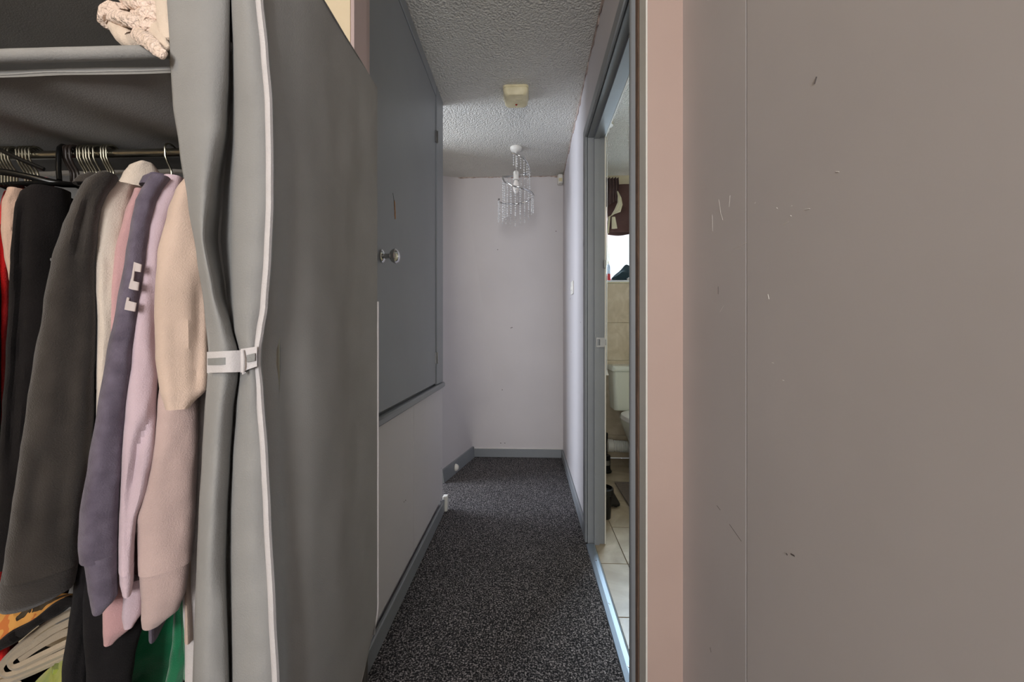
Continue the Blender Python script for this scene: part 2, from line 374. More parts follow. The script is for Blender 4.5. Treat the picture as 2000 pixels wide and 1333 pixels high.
# skirting boards
def skirt(n, x0, x1, y0, y1, h=.07): return struct(n, bx(x0, x1, y0, y1, 0, h, b=.004), M['grey'])
b1 = skirt('baseboard_left', XL, XL+.014, 1.08, 2.228, .072)
obj('end_block', bx(XL+.001, XL+.028, 2.2285, 2.262, 0, .088, b=.003), M['white_gloss'], b1)
skirt('baseboard_back', LA[0]+.005, XR-.013, YB-.014, YB, .072)
obj('paint_line', bx(LA[0]+.01, XR-.014, YB-.012, YB-.0005, .072, .077), M['scuff_l'], bpy.data.objects['baseboard_back'])
skirt('baseboard_right', XR-.014, XR, DF+.062, YB-.014, .072)
mb = MB(); r0 = []
for t in (0.0, 1.0):
    r0.append([lean(0, t), lean(0, t, -.014), lean(.085, t, -.014), lean(.085, t)])
mb.loft(r0); struct('baseboard_back_left', mb, M['grey'])
# cracked plaster along the ceiling line
def ragged(p0, p1, down, wid, seed, n=70):
    p0, p1 = Vector(p0), Vector(p1); rings = []; dn = Vector(down)
    inn = Vector((-.004 if abs((p1-p0).x) < abs((p1-p0).y) else 0, -.004 if abs((p1-p0).x) >= abs((p1-p0).y) else 0, 0))
    for i in range(n):
        p = p0.lerp(p1, i/(n-1)); h = wid*(.55+.9*noise.noise((i*.23, seed, 0))+.5*noise.noise((i*.9, seed, 3))); h = max(h, .002)
        rings.append([p, p+inn, p+inn+dn*h, p+dn*h])
    return MB().loft(rings)
cl = bpy.data.objects['ceiling']
obj('cracked_plaster', ragged((XR, 1.2, CZ), (XR, 3.2, CZ), (0, 0, -1), .045, 1.3), M['plaster'], cl)
obj('cracked_plaster', ragged((-.74, YB, CZ), (XR-.04, YB, CZ), (0, 0, -1), .012, 5.3), M['plaster'], cl)
# ------------------------------------------------------------------ built-in cupboard
CY0, CY1, CB = 1.118, 2.19, .727
cup = thing('cupboard', (XL-.2, 1.65, CB), 'built-in grey cupboard with a flat door set above the lilac panelled wall', 'cupboard')
obj('frame', bx(XL, XL+.012, 2.04, CY1, CB+.03, CZ-.004, b=.003), M['grey'], cup)
obj('frame', bx(XL, XL+.012, CY0, 1.165, CB+.03, CZ-.004, b=.003), M['lilac_lining'], cup)
obj('frame', bx(XL, XL+.010, 1.165, 2.04, 2.285, CZ-.004, b=.003), M['grey'], cup)
obj('sill_trim', bx(XL, XL+.024, CY0, CY1+.004, CB, CB+.028, b=.006), M['grey'], cup)
obj('back_board', bx(XL-.012, XL-.0105, CY0, CY1, CB+.002, CZ-.003), M['grey'], cup)
cdo = obj('door', bx(XL-.010, XL+.006, 1.172, 2.034, CB+.037, 2.281, b=.002), M['greydoor'], cup)
ky, kz = 1.277, 1.283
kb = obj('knob', MB().lathe([(.0, 0), (.021, 0), (.022, .003), (.018, .007), (.009, .010), (.0075, .022), (.010, .028), (.019, .033), (.0245, .042), (.0245, .048), (.018, .056), (.009, .059), (0, .0595)], (XL+.006, ky, kz), 'x', 28), M['chrome'], cdo)
for hz in (2.068, .90):
    obj('hinge', MB().box(XL+.004, XL+.0145, 2.024, 2.052, hz-.03, hz+.03, b=.001).tube([(XL+.017, 2.037, hz-.03), (XL+.017, 2.037, hz+.03)], .004, 8), M['steel'], cdo)
ch = MB(); pts = [(1.398, 1.512), (1.404, 1.505), (1.410, 1.47), (1.412, 1.448), (1.405, 1.444), (1.400, 1.46), (1.399, 1.485)]
ch.add([(XL+.0056, y, z) for y, z in pts]+[(XL+.0072, y, z) for y, z in pts], [tuple(range(7, 14)), tuple(range(6, -1, -1))]+[(i, (i+1) % 7, 7+(i+1) % 7, 7+i) for i in range(7)])
obj('paint_chip', ch, M['wood'], cdo, True)
obj('scratch', MB().tube([(XL+.0062, 1.383, 1.532), (XL+.0062, 1.395, 1.505), (XL+.0062, 1.399, 1.475)], .0008, 5), M['dark'], cdo)

# ------------------------------------------------------------------ small fittings in the hall
sa = thing('smoke_alarm', (-.062, 2.13, CZ), 'yellowed square smoke alarm with a red light on the ceiling', 'smoke alarm')
def rsq(c, hw, hd, z, r, n=6):
    out = []
    for qx, qy, a0 in ((1, 1, 0), (-1, 1, 90), (-1, -1, 180), (1, -1, 270)):
        for k in range(n+1):
            a = math.radians(a0+90*k/n); out.append(Vector((c[0]+qx*(hw-r)+r*math.cos(a), c[1]+qy*(hd-r)+r*math.sin(a), z)))
    return out
c0 = (-.062, 2.125)
obj('base_plate', MB().loft([rsq(c0, .068, .072, CZ, .02), rsq(c0, .068, .072, CZ-.012, .02)]), M['cream_plastic'], sa)
obj('cover', MB().loft([rsq(c0, .066, .070, CZ-.012, .02), rsq(c0, .063, .067, CZ-.035, .018), rsq(c0, .055, .06, CZ-.047, .018), rsq(c0, .045, .05, CZ-.05, .015)]), M['cream_plastic'], sa)
obj('indicator_light', MB().lathe([(.0, 0), (.006, 0), (.0055, -.003), (.003, -.005), (0, -.0055)], (-.061, 2.15, CZ-.0495)), M['redled'], sa)
obj('grille', MB().loft([rsq((-.045, 2.105), .018, .008, CZ-.0495, .004), rsq((-.045, 2.105), .016, .006, CZ-.0515, .003)]), M['cream_plastic'], sa)

RY = 2.75; RX = -.08
pd = thing('pendant_light', (RX, RY, CZ), 'spiral chrome pendant light hung with strands of clear crystal beads', 'pendant light')
obj('ceiling_rose', MB().lathe([(0, 0), (.042, 0), (.041, -.012), (.034, -.022), (.014, -.029), (.006, -.033), (0, -.034)], (RX, RY, CZ)), M['white_gloss'], pd)
obj('flex', MB().tube([(RX, RY, CZ-.03), (RX, RY, 2.17)], .003, 8), M['white_gloss'], pd)
obj('lamp_holder', MB().lathe([(0, .03), (.012, .03), (.019, .022), (.019, -.025), (.022, -.027), (.022, -.034), (0, -.035)], (RX, RY, 2.15)), M['white_gloss'], pd)
obj('bulb', MB().lathe([(0, 0), (.012, -.002), (.017, -.02), (.022, -.045), (.020, -.07), (.012, -.088), (0, -.095)], (RX, RY, 2.115)), M['bulb'], pd)
HT = [(-110, 2.275), (-60, 2.245), (0, 2.18), (90, 2.19), (180, 2.145), (225, 2.075), (270, 2.03), (315, 2.012), (360, 2.008), (450, 1.99), (560, 1.968)]
RT = [(-110, .078), (0, .097), (180, .093), (360, .122), (560, .125)]
def hel(a):
    r = interp(RT, a); q = math.radians(a); return Vector((RX+r*math.cos(q), RY+r*math.sin(q), interp(HT, a)))
obj('spiral_rail', MB().tube([hel(-110+670*i/140) for i in range(141)], .0062, 10), M['chrome'], pd)
obj('cross_bar', MB().tube([(RX-.093, RY, 2.147), (RX-.02, RY, 2.150)], .0022, 6).tube([(RX+.02, RY, 2.155), (RX+.095, RY, 2.172)], .0022, 6).tube([(RX, RY-.02, 2.15), (RX, RY-.10, 2.168)], .0022, 6), M['chrome'], pd)
for i in range(40):
    a = -100+655*i/39; p = hel(a)
    zb = 1.825+.055*max(0, (p.x-RX)/.12)+.02*rnd.random()
    if a < 0: zb = p.z-.075-.03*rnd.random()
    elif a < 180: zb = p.z-.15-.03*rnd.random()
    mb = MB(); z = p.z-.006; big = True
    mb.tube([(p.x, p.y, p.z-.003), (p.x, p.y, zb)], .0005, 4)
    while z > zb:
        r = .0058; h = .0066
        mb.add([(p.x+r, p.y, z-h), (p.x, p.y+r, z-h), (p.x-r, p.y, z-h), (p.x, p.y-r, z-h), (p.x, p.y, z), (p.x, p.y, z-2*h)],
               [(0,1,4),(1,2,4),(2,3,4),(3,0,4),(1,0,5),(2,1,5),(3,2,5),(0,3,5)])
        z -= .0165
    obj('bead_strand', mb, M['bead'], pd, True)

sn = thing('alarm_sensor', (.27, 3.215, 2.25), 'small white motion sensor in the top corner of the hall end wall', 'sensor')
obj('body', MB().box(.248, .292, 3.18, 3.248, 2.262, 2.338, b=.009), M['white_gloss'], sn)
obj('lens', MB().box(.256, .284, 3.1775, 3.182, 2.272, 2.30, b=.001), M['cream_plastic'], sn)
ls = thing('light_switch', (XR, 2.55, 1.28), 'white plastic light switch on the wall beside the bathroom door frame', 'light switch')
obj('plate', MB().box(XR-.010, XR, 2.507, 2.593, 1.285, 1.371, b=.003), M['white_gloss'], ls)
obj('rocker', MB().box(XR-.0145, XR-.009, 2.54, 2.56, 1.312, 1.338, b=.002), M['white_gloss'], ls)
def cable(pts, label): return tag(obj('loose_cable', MB().tube(pts, .0018, 6), M['blackplastic']), label, 'cable')
def RWp(px, py, x):                     # point on a plane x = const seen at a photo pixel
    u = (px-1000)/F; v = (HY-py)/F; d = (-S_+C_*u, C_+S_*u, v); k = x/d[0]; return Vector((x, d[1]*k, CH+d[2]*k))
cable([RWp(a, b, XR-.003) for a, b in ((1142.5, 437), (1140, 455), (1139.5, 478), (1140.5, 500), (1142, 520))], 'thin black cable bowing out above the switch beside the door frame')
cable([RWp(a, b, XR-.003) for a, b in ((1142.5, 660), (1141, 680), (1141, 700), (1142, 722))], 'short thin black cable low beside the bathroom door frame')
ds = obj('door_stop', MB().lathe([(0, 0), (.026, 0), (.027, .006), (.022, .018), (.012, .026), (0, .028)], (-.534, 2.86, .04), 'x', 24), M['white_gloss'])
tag(ds, 'white domed door stop on the skirting of the leaning wall', 'door stop')
# metal strip under the bathroom door
th = thing('threshold_strip', (.315, 1.5, 0), 'blue-grey metal threshold strip between carpet and bathroom tiles', 'threshold')
obj('strip', MB().loft([[Vector((x, y, z)) for x, z in ((XR-.012, 0), (XR-.010, .005), (XR+.006, .008), (XR+.022, .008), (XR+.03, .003), (XR+.03, 0))] for y in (DN+.002, DF-.013)]), M['alu'], th, True)
for y in (1.2, 1.48, 1.76): obj('screw', MB().lathe([(0, .0078), (.004, .0078), (.003, .0092), (0, .0094)], (XR+.012, y, 0), n=10), M['steel'], th)

# ------------------------------------------------------------------ bathroom
BX0, BX1, BYF = XR+.075, 1.75, 3.26
bf = struct('floor_bathroom', MB().box(XR+.006, BX1, 1.056, BYF, -.05, -.004).box(XW+.1, BX1, .9, 1.056, -.05, -.004), M['grout'])
ys = [1.055, 1.42, 1.752, 2.084, 2.416, 2.748, 3.08, BYF]; xs = [XR+.03, .447, .779, 1.111, 1.443, BX1]
for i in range(len(xs)-1):
    for j in range(len(ys)-1):
        if xs[i] < BX0 and (ys[j] > DF-.05): x0 = BX0+.013
        else: x0 = xs[i]+.0015
        obj('tile', bx(x0, xs[i+1]-.0015, ys[j]+.0015, ys[j+1]-.0015, -.006, 0, b=.001), M['floortile'], bf)
WX0, WX1, WZ0, WZ1 = .655, 1.45, 1.462, 2.12
mb = MB(); mb.box(BX0, WX0, BYF, BYF+.16, 0, CZ); mb.box(WX1, BX1, BYF, BYF+.16, 0, CZ); mb.box(WX0, WX1, BYF, BYF+.16, 0, WZ0); mb.box(WX0, WX1, BYF, BYF+.16, WZ1, CZ)
wb = struct('wall_bathroom_back', mb, mat('cream_bathroom_paint', (212, 204, 178), .6, .03))
zs = [.01, .192, .502, .812, 1.122, 1.448]; xx = [BX0+.002, .652, 1.155, BX1-.002]
for i in range(3):
    for j in range(5): obj('tile', bx(xx[i]+.0012, xx[i+1]-.0012, BYF-.009, BYF, zs[j]+.0012, zs[j+1]-.0012, b=.001), M['walltile'], wb)
obj('tile_trim', bx(BX0, BX1, BYF-.011, BYF, 1.449, 1.4615, b=.002), M['creamtie'], wb)
struct('wall_bathroom_right', bx(BX1, BX1+.08, .9, BYF+.16, 0, CZ), M['creamwall'])
struct('wall_bathroom_near', bx(XW+.1, BX1+.08, .82, .9, 0, CZ), M['creamwall'])
w1 = struct('window_1', MB().box(WX0, WX0+.05, BYF+.09, BYF+.15, WZ0, WZ1).box(WX1-.05, WX1, BYF+.09, BYF+.15, WZ0, WZ1).box(WX0+.05, WX1-.05, BYF+.09, BYF+.15, WZ0, WZ0+.03).box(WX0+.05, WX1-.05, BYF+.09, BYF+.15, WZ1-.05, WZ1).box(1.03, 1.08, BYF+.09, BYF+.15, WZ0+.03, WZ1-.05), M['upvc'])
obj('pane', bx(WX0+.05, 1.03, BYF+.115, BYF+.12, WZ0+.03, WZ1-.05), M['glass'], w1, True)
obj('pane', bx(1.08, WX1-.05, BYF+.115, BYF+.12, WZ0+.03, WZ1-.05), M['glass'], w1, True)
obj('window_sill', bx(WX0, WX1, BYF-.012, BYF+.09, WZ0, WZ0+.012, b=.002), M['upvc'], w1)
# roman blind
bl = thing('roman_blind', (1.0, BYF-.04, 1.84), 'brown satin roman blind gathered on a cream cloth tie over the bathroom window', 'blind')
def bsheet(fn, nx=30, nz=40, th_=.003):
    return MB().sheet([[fn(i/nx, j/nz) for i in range(nx+1)] for j in range(nz+1)], th_)
def f1(u, v):                       # main hanging panel
    x = .656+(1.46-.656)*u; z = 2.255+(1.86-2.255)*v; y = 3.215-.012*v-.014*math.sin(v*9+u*3)*v-.01*noise.noise((x*8, 1, z*9)); return Vector((x, y, z))
def f2(u, v):
    x = .66+(1.40-.66)*u; z = 2.03+(1.845-.02*math.sin(u*14)*.5-2.03)*v; y = 3.232-.01*math.sin(v*8-u*2)-.008*noise.noise((x*9, 4, z*12)); return Vector((x, y, z))
obj('panel', bsheet(f1), M['brownblind'], bl)
obj('lower_panel', bsheet(f2), M['brownblind'], bl)
def f3(u, v):                       # gathered swag at the side
    x = .64+.10*u+.004*math.sin(v*5); z = 2.305+(2.06-2.305)*v*(1-.25*u); y = 3.205-.016*math.sin(u*26)*(1-.5*v)-.03*v*math.sin(u*math.pi); return Vector((x, y, z))
obj('gathered_swag', bsheet(f3, 50, 30), M['brownblind'], bl)
tp = [W(1206, 374, 3.165), W(1210, 385, 3.155), W(1211, 398, 3.15), W(1206, 412, 3.15), W(1196, 421, 3.155), W(1188, 424, 3.165)]
rg = []
for i, p in enumerate(tp):
    h = [.006, .016, .022, .026, .02, .012][i]; dx = Vector((1, 0, -.4 if i < 4 else .6)).normalized()
    rg.append([p-dx*h, p-dx*h*.5+Vector((0, -.008, 0)), p+Vector((0, -.004, 0)), p+dx*h*.5+Vector((0, -.009, 0)), p+dx*h, p+Vector((0, .006, 0))])
obj('tie', MB().loft(rg), M['creamtie'], bl)
def tail(a, b, w0, w1):
    p, q = W(*a, 3.17), W(*b, 3.18); r = []
    for i in range(8):
        t = i/7; c = p.lerp(q, t); h = w0+(w1-w0)*t; r.append([c+Vector((-h, .002, 0)), c+Vector((-h*.3, -.007, 0)), c+Vector((h*.3, -.002, 0)), c+Vector((h, -.006, 0)), c+Vector((0, .006, 0))])
    return MB().loft(r)
obj('tie_tail', tail((1198, 424), (1200, 447), .013, .022), M['creamtie'], bl)
obj('tie_tail', tail((1190, 424), (1187.5, 456), .008, .006), M['creamtie'], bl)
# items on the sill
bz = WZ0+.012
bo = thing('bottle', (.678, 3.29, bz), 'clear bottle holding red liquid on the bathroom window sill', 'bottle')
obj('bottle_body', MB().lathe([(0, .058), (.0195, .058), (.0195, .118), (.016, .132), (.008, .142), (0, .143)], (.678, 3.29, bz)), M['clearbottle'], bo)
obj('liquid', MB().lathe([(0, 0), (.019, 0), (.0198, .003), (.0198, .057), (0, .0575)], (.678, 3.29, bz)), M['redliquid'], bo)
obj('cap', MB().lathe([(0, .143), (.009, .143), (.009, .162), (.006, .168), (0, .168)], (.678, 3.29, bz)), M['white_gloss'], bo)
rings = []
for i in range(28):
    t = i/27; x = .705+.24*t; hgt = .148*math.sin(min(1, t*1.25+.12)*math.pi*.5)*(1 if t < .8 else 1-.9*(t-.8)/.2)
    r = []
    for k in range(18):
        a = 2*math.pi*k/18; q = .85+.35*noise.noise((x*14, math.cos(a)*1.3, math.sin(a)*1.3))
        r.append(Vector((x, 3.292+.034*math.cos(a)*q, bz+max(0, hgt*(.5+.5*math.sin(a))*q))))
    rings.append(r)
tag(obj('folded_cloth', MB().loft(rings), M['tealcloth']), 'crumpled dark teal cloth bundled on the bathroom window sill', 'cloth')
so = thing('soap_dish', (.845, 3.256, bz), 'small white dish in front of the teal cloth on the sill', 'dish')
obj('dish', MB().lathe([(0, 0), (.014, 0), (.020, .006), (.022, .016), (.020, .016), (.012, .006), (0, .005)], (.845, 3.2575, bz), n=20), M['white_gloss'], so)
obj('soap', MB().lathe([(0, .006), (.012, .008), (.016, .016), (.010, .024), (0, .026)], (.845, 3.2575, bz), n=16), M['upvc'], so)
# toilet
TX = .895
to = thing('toilet', (TX, 2.85, 0), 'white ceramic toilet with square cistern against the tiled bathroom wall', 'toilet')
ci = obj('cistern', MB().loft([rsq((TX, 3.145), .218, .10, .435, .03), rsq((TX, 3.14), .228, .105, .60, .03), rsq((TX, 3.14), .232, .108, .735, .03)]), M['porcelain'], to)
obj('cistern_lid', MB().loft([rsq((TX, 3.14), .236, .110, .737, .03), rsq((TX, 3.14), .240, .112, .742, .03), rsq((TX, 3.14), .240, .112, .77, .03), rsq((TX, 3.14), .232, .105, .781, .028)]), M['porcelain'], ci)
def oval(cx, cy, rx, ry0, ry1, z, n=28):
    return [Vector((cx+rx*math.cos(2*math.pi*k/n), cy+(ry1 if math.sin(2*math.pi*k/n) > 0 else ry0)*math.sin(2*math.pi*k/n), z)) for k in range(n)]
obj('bowl', MB().loft([oval(TX, 2.93, .125, .20, .22, 0), oval(TX, 2.93, .118, .18, .22, .08), oval(TX, 2.93, .125, .20, .23, .2), oval(TX, 2.9, .17, .27, .30, .3), oval(TX, 2.88, .20, .33, .34, .375), oval(TX, 2.88, .205, .335, .34, .40)]), M['porcelain'], to)
obj('seat', MB().loft([oval(TX, 2.88, .207, .34, .20, .402), oval(TX, 2.88, .21, .345, .20, .41), oval(TX, 2.88, .205, .34, .20, .42)]), M['white_gloss'], to)
obj('seat_lid', MB().loft([oval(TX, 2.88, .208, .342, .20, .422), oval(TX, 2.88, .205, .34, .20, .436), oval(TX, 2.88, .19, .32, .185, .442)]), M['white_gloss'], to)
n_ = 46; rings = []
for i in range(n_):
    t = i/(n_-1); x = .80-.16*t; r = .043+(.0035 if i % 4 < 2 else 0) if t < .72 else .05
    rings.append([Vector((x, 3.14+r*math.cos(2*math.pi*k/20), .128+.01*t+r*math.sin(2*math.pi*k/20))) for k in range(20)])
obj('waste_pipe', MB().loft(rings), M['white_gloss'], to)
# pull cord
pc = thing('pull_cord', (.50, 2.45, CZ), 'white light pull cord with cone end hanging in the bathroom', 'pull cord')
cx0 = W(1186, 600, 2.45)
obj('ceiling_switch', MB().lathe([(0, 0), (.038, 0), (.036, -.02), (.012, -.03), (0, -.031)], (cx0.x, 2.45, CZ)), M['white_gloss'], pc)
zb = W(1186, 733, 2.45).z
obj('cord', MB().tube([(cx0.x, 2.45, CZ-.03), (cx0.x-.003, 2.45, zb+.03)], .0022, 6), M['white_gloss'], pc)
obj('cone', MB().lathe([(0, .032), (.003, .032), (.006, .018), (.0125, .002), (.012, 0), (0, 0)], (cx0.x-.003, 2.45, zb), n=16), M['white_gloss'], pc)
# bath mat
mx0 = [(.60, 2.70), (1.1, 2.70), (1.1, 2.15), (.605, 2.15)]
tag(obj('bath_mat', MB().add([(x, y, .001) for x, y in mx0]+[(x, y, .012) for x, y in mx0], [(3,2,1,0),(4,5,6,7)]+[(i, (i+1) % 4, 4+(i+1) % 4, 4+i) for i in range(4)]), M['mat'], None, True), 'grey-brown woven bath mat on the cream floor tiles', 'bath mat')
# dark things standing by the bathroom wall
sb = thing('toilet_brush', (.585, 2.93, 0), 'black toilet brush in a holder with a pale band beside the waste pipe', 'toilet brush')
obj('holder', MB().lathe([(0, 0), (.043, 0), (.045, .008), (.034, .02), (.034, .12), (.030, .125), (0, .126)], (.585, 2.93, 0)), M['blackplastic'], sb)
obj('band', MB().lathe([(.0342, .055), (.0352, .056), (.0352, .09), (.0342, .091)], (.585, 2.93, 0)), M['steel'], sb)
obj('handle', MB().lathe([(0, .126), (.011, .126), (.009, .22), (.015, .25), (.015, .29), (0, .295)], (.585, 2.93, 0)), M['blackplastic'], sb)
sk = thing('weighing_scale', (.50, 2.42, 0), 'flat black bathroom scale on the tiles behind the door frame', 'scale')
obj('plate', MB().loft([rsq((.475, 2.44), .072, .135, .014, .02), rsq((.475, 2.44), .072, .135, .024, .02)]), M['blackplastic'], sk)
for dx in (-.05, .05):
    for dy in (-.1, .1): obj('foot', MB().lathe([(0, 0), (.012, 0), (.012, .014), (0, .014)], (.475+dx, 2.44+dy, 0), n=12), M['blackplastic'], sk)
bn = thing('waste_bin', (.43, 2.2, 0), 'small black waste bin tucked behind the bathroom door frame', 'bin')
obj('bucket', MB().lathe([(0, 0), (.038, 0), (.046, .15), (.05, .152), (.05, .16), (.044, .16), (.036, .01), (0, .01)], (.428, 2.2, 0), n=20), M['blackplastic'], bn)
obj('bag_rim', MB().lathe([(.05, .13), (.054, .135), (.054, .164), (.047, .168), (.044, .15)], (.428, 2.2, 0), n=20), M['blackplastic'], bn)
#GARMENTS
# ------------------------------------------------------------------ fabric wardrobe
WX_, WYF, WYB, WZT, WXL = -.376, .548, .962, 1.64, -1.42
wd = thing('fabric_wardrobe', (-.9, .75, 0), 'grey fabric wardrobe with white binding, its curtain tied open over hanging clothes', 'wardrobe')
TL = [(0, 325), (100, 330), (200, 337), (290, 350), (400, 366), (500, 383), (600, 398), (690, 406), (730, 404), (800, 399), (900, 394), (1000, 388), (1100, 384), (1200, 380), (1333, 376), (1600, 372)]
TVL = [(-300, 447), (0, 447), (150, 444), (250, 438), (370, 417), (466, 406), (570, 428), (640, 450), (690, 463), (730, 463), (800, 453), (900, 447), (1000, 441), (1100, 437), (1333, 445), (1600, 446)]
TVR = [(-300, 452), (0, 452), (100, 457), (250, 460), (400, 456), (560, 455), (640, 458), (690, 469), (730, 470), (800, 463), (900, 456), (1000, 453), (1333, 455), (1600, 456)]
TR = [(-300, 490), (0, 505), (100, 515), (200, 523), (300, 525), (400, 525), (500, 521), (600, 514), (650, 506), (680, 501), (710, 500), (760, 505), (900, 515), (1000, 520), (1200, 530), (1333, 537), (1600, 545)]
ROWS = [-190+i*12 for i in range(144)]          # photo rows from the top cover down to below the frame
def foldrow(py):
    L_, VL, VR, R = (interp(t, py) for t in (TL, TVL, TVR, TR))
    out = []; gap = max(.004, (VR-VL)/1000)
    pinch = math.exp(-((py-704)/60)**2)
    for i in range(9): out.append((L_+2*(i/8), WYF+.06-.055*(i/8)))                      # edge turned into the wardrobe
    for i in range(1, 25):
        t = i/24; out.append((L_+2+(VL-L_-2)*t, WYF+.006-.020*(1-.4*pinch)*math.sin(math.pi*t)**.7+.003*math.sin(t*5.5+py*.003)))
    for i in range(1, 9):
        t = i/8; out.append((VL+(VR-VL)*t, WYF+.006+(.016+.03*min(1, (VR-VL)/40))*math.sin(math.pi*t)))
    for i in range(1, 17):
        t = i/16; out.append((VR+(R+4-VR)*t, WYF+.006-.014*math.sin(math.pi*t)**.8))
    for i in range(1, 5): out.append((R+4+i*1.5, WYF+.006+.012*i/4))
    return out
grid = []
for py in ROWS:
    row = []
    for px, y in foldrow(py):
        n = noise.noise((px*.02, py*.008, 2.0))*.004+noise.noise((px*.008, py*.02, 5.0))*.0025
        v_ = W(px, py, y+n); v_.z = min(v_.z, WZT+.002); row.append(v_)
    grid.append(row)
cu = obj('curtain', MB().sheet(grid, .0016, (0, 1, 0)), M['cover'], wd)
# white binding tape down the corner
pr = []
for py in ROWS:
    R = interp(TR, py); y = WYF-.004+noise.noise((1, py*.01, 0))*.002
    pr.append([W(R-6, py, y+.001), W(R-2, py, y-.0015), W(R+4, py, y-.0015), W(R+9, py, y+.003), W(R+9, py, y+.008), W(R-6, py, y+.006)])
obj('binding_tape', MB().loft(pr), M['piping'], cu)
# tie band
def band(x0, x1, ty, by, y0, yb, n=16, bulge=.022, th_=.004):
    rings = []
    for i in range(n+1):
        t = i/n; px = x0+(x1-x0)*t; a = W(px, ty(t), y0-bulge*math.sin(math.pi*t)); b = W(px, by(t), y0-bulge*math.sin(math.pi*t))
        d = Vector((0, th_, 0)); rings.append([a, b, b+d, a+d])
    return MB().loft(rings)
tb = obj('tie_band', band(404, 478, lambda t: 688-4*t, lambda t: 729-2*t, WYF-.008, 0, bulge=.016).loft([[W(px, a, y), W(px, b, y), W(px, b, y+.004), W(px, a, y+.004)] for px, a, b, y in ((470, 682, 729, WYF-.014), (485, 680, 722, WYF-.016), (502, 677, 716, WYF-.014))]), M['piping'], wd)
obj('grey_insert', band(405.5, 463, lambda t: 700.5-3*t, lambda t: 714-2*t, WYF-.0095, 0, bulge=.0155, th_=.002), M['silver'], tb)
obj('grey_insert', MB().loft([[W(px, a, y), W(px, b, y), W(px, b, y+.002), W(px, a, y+.002)] for px, a, b, y in ((482, 694, 708, WYF-.0185), (498, 690, 705, WYF-.0175))]), M['silver'], tb)
obj('stitched_loop', MB().tube([W(474, 684, WYF-.018), W(476, 700, WYF-.020), W(476, 716, WYF-.020), W(475, 731, WYF-.018), W(479, 727, WYF-.017)], .0016, 6), M['piping'], tb)
# side panel toward the hall
def hem(y): return .188+.06*max(0, (y-.86)/.10)**2
sg = []
NY, NZ = 40, 70
for j in range(NZ+1):
    row = []
    for i in range(NY+1):
        u = i/NY; y = WYF+.018+(WYB-WYF-.018)*u; z = hem(y)+(WZT-hem(y))*(j/NZ)
        d0 = C_*y+S_*.38; py = HY-F*(z-CH)/(WYF+.02)
        near = W(interp(TR, min(max(py, -300), 1600))+9, 655, WYF+.018).x
        k = math.exp(-u*9); x = near*k+WX_*(1-k)
        x += -.014*math.exp(-((u-.13)/.07)**2)*(.6+.4*math.sin(z*3))                      # soft hollow behind the tape
        x += .006*noise.noise((y*5, z*2.2, 1))*math.sin(math.pi*u)+.003*noise.noise((y*14, z*5, 7))*math.sin(math.pi*u)
        x += .004*math.sin((z*2.6+y*9))*math.sin(math.pi*u)
        if z < hem(y)+.10: x -= .02*(1-(z-hem(y))/.10)**2
        row.append(Vector((x, y, z)))
    sg.append(row)
sp_ = obj('side_panel', MB().sheet(sg, .0016, (-1, 0, 0)), M['cover'], wd)
ed = [r[-1] for r in sg]; hm = sg[0]
obj('binding_tape', MB().tube([(v.x+.001, v.y+.001+.0008*noise.noise((0, 0, v.z*18)), v.z) for v in ed[:44]], .0024, 8), M['piping'], sp_)
obj('hem_tape', MB().tube([(v.x+.001, v.y, v.z) for v in hm], .0022, 8), M['piping'], sp_)
hs = [[Vector((v.x-.012, v.y-.01, v.z-.035)), Vector((v.x-.004, v.y-.01, v.z-.006)), Vector((v.x-.006, v.y-.01, v.z-.006)), Vector((v.x-.014, v.y-.01, v.z-.035))] for v in hm[4:38]]
obj('hem_flap', MB().loft(hs), M['cover'], sp_)
# top, back and far side of the cover
obj('top_panel', MB().sheet([[Vector((WXL+(WX_-WXL)*i/20, WYF+(WYB-WYF)*j/12, WZT-.006*math.sin(math.pi*i/20)+.003*noise.noise((i*.4, j*.5, 3)))) for i in range(21)] for j in range(13)], .0016, (0, 0, 1)), M['cover'], wd)
obj('back_panel', MB().sheet([[Vector((WXL+(WX_-.004-WXL)*i/40, WYB-.004+.004*noise.noise((i*.2, j*.25, 9)), .27+(WZT-.27)*j/40)) for i in range(41)] for j in range(41)], .0016, (0, 1, 0)), M['coverin'], wd)
obj('far_side_panel', MB().sheet([[Vector((WXL, WYF+(WYB-WYF)*i/10, .2+(WZT-.2)*j/10)) for i in range(11)] for j in range(11)], .0016, (-1, 0, 0)), M['cover'], wd)
# frame of tubes
for x in (WX_-.022, WXL+.02):
    for y in (WYF+.05, WYB-.025): obj('pole', MB().tube([(x, y, 0), (x, y, WZT-.012)], .008, 10), M['rail'], wd)
RZ = W(200, 301, .76).z
obj('hanging_rail', MB().tube([(WXL+.02, .76, RZ), (WX_-.022, .76, RZ)], .0082, 14), M['rail'], wd)
for y in (WYF+.05, WYB-.025): obj('base_bar', MB().tube([(WXL+.02, y, .20), (WX_-.022, y, .20)], .007, 8), M['rail'], wd)
for x in (WX_-.022, WXL+.02): obj('cross_bar', MB().tube([(x, WYF+.05, RZ), (x, WYB-.025, RZ)], .007, 8), M['rail'], wd)
obj('base_shelf', MB().sheet([[Vector((WXL+.01+(WX_-.03-WXL-.01)*i/16, WYF+.04+(WYB-WYF-.06)*j/8, .21-.01*math.sin(math.pi*i/16))) for i in range(17)] for j in range(9)], .002, (0, 0, -1)), M['coverin'], wd)
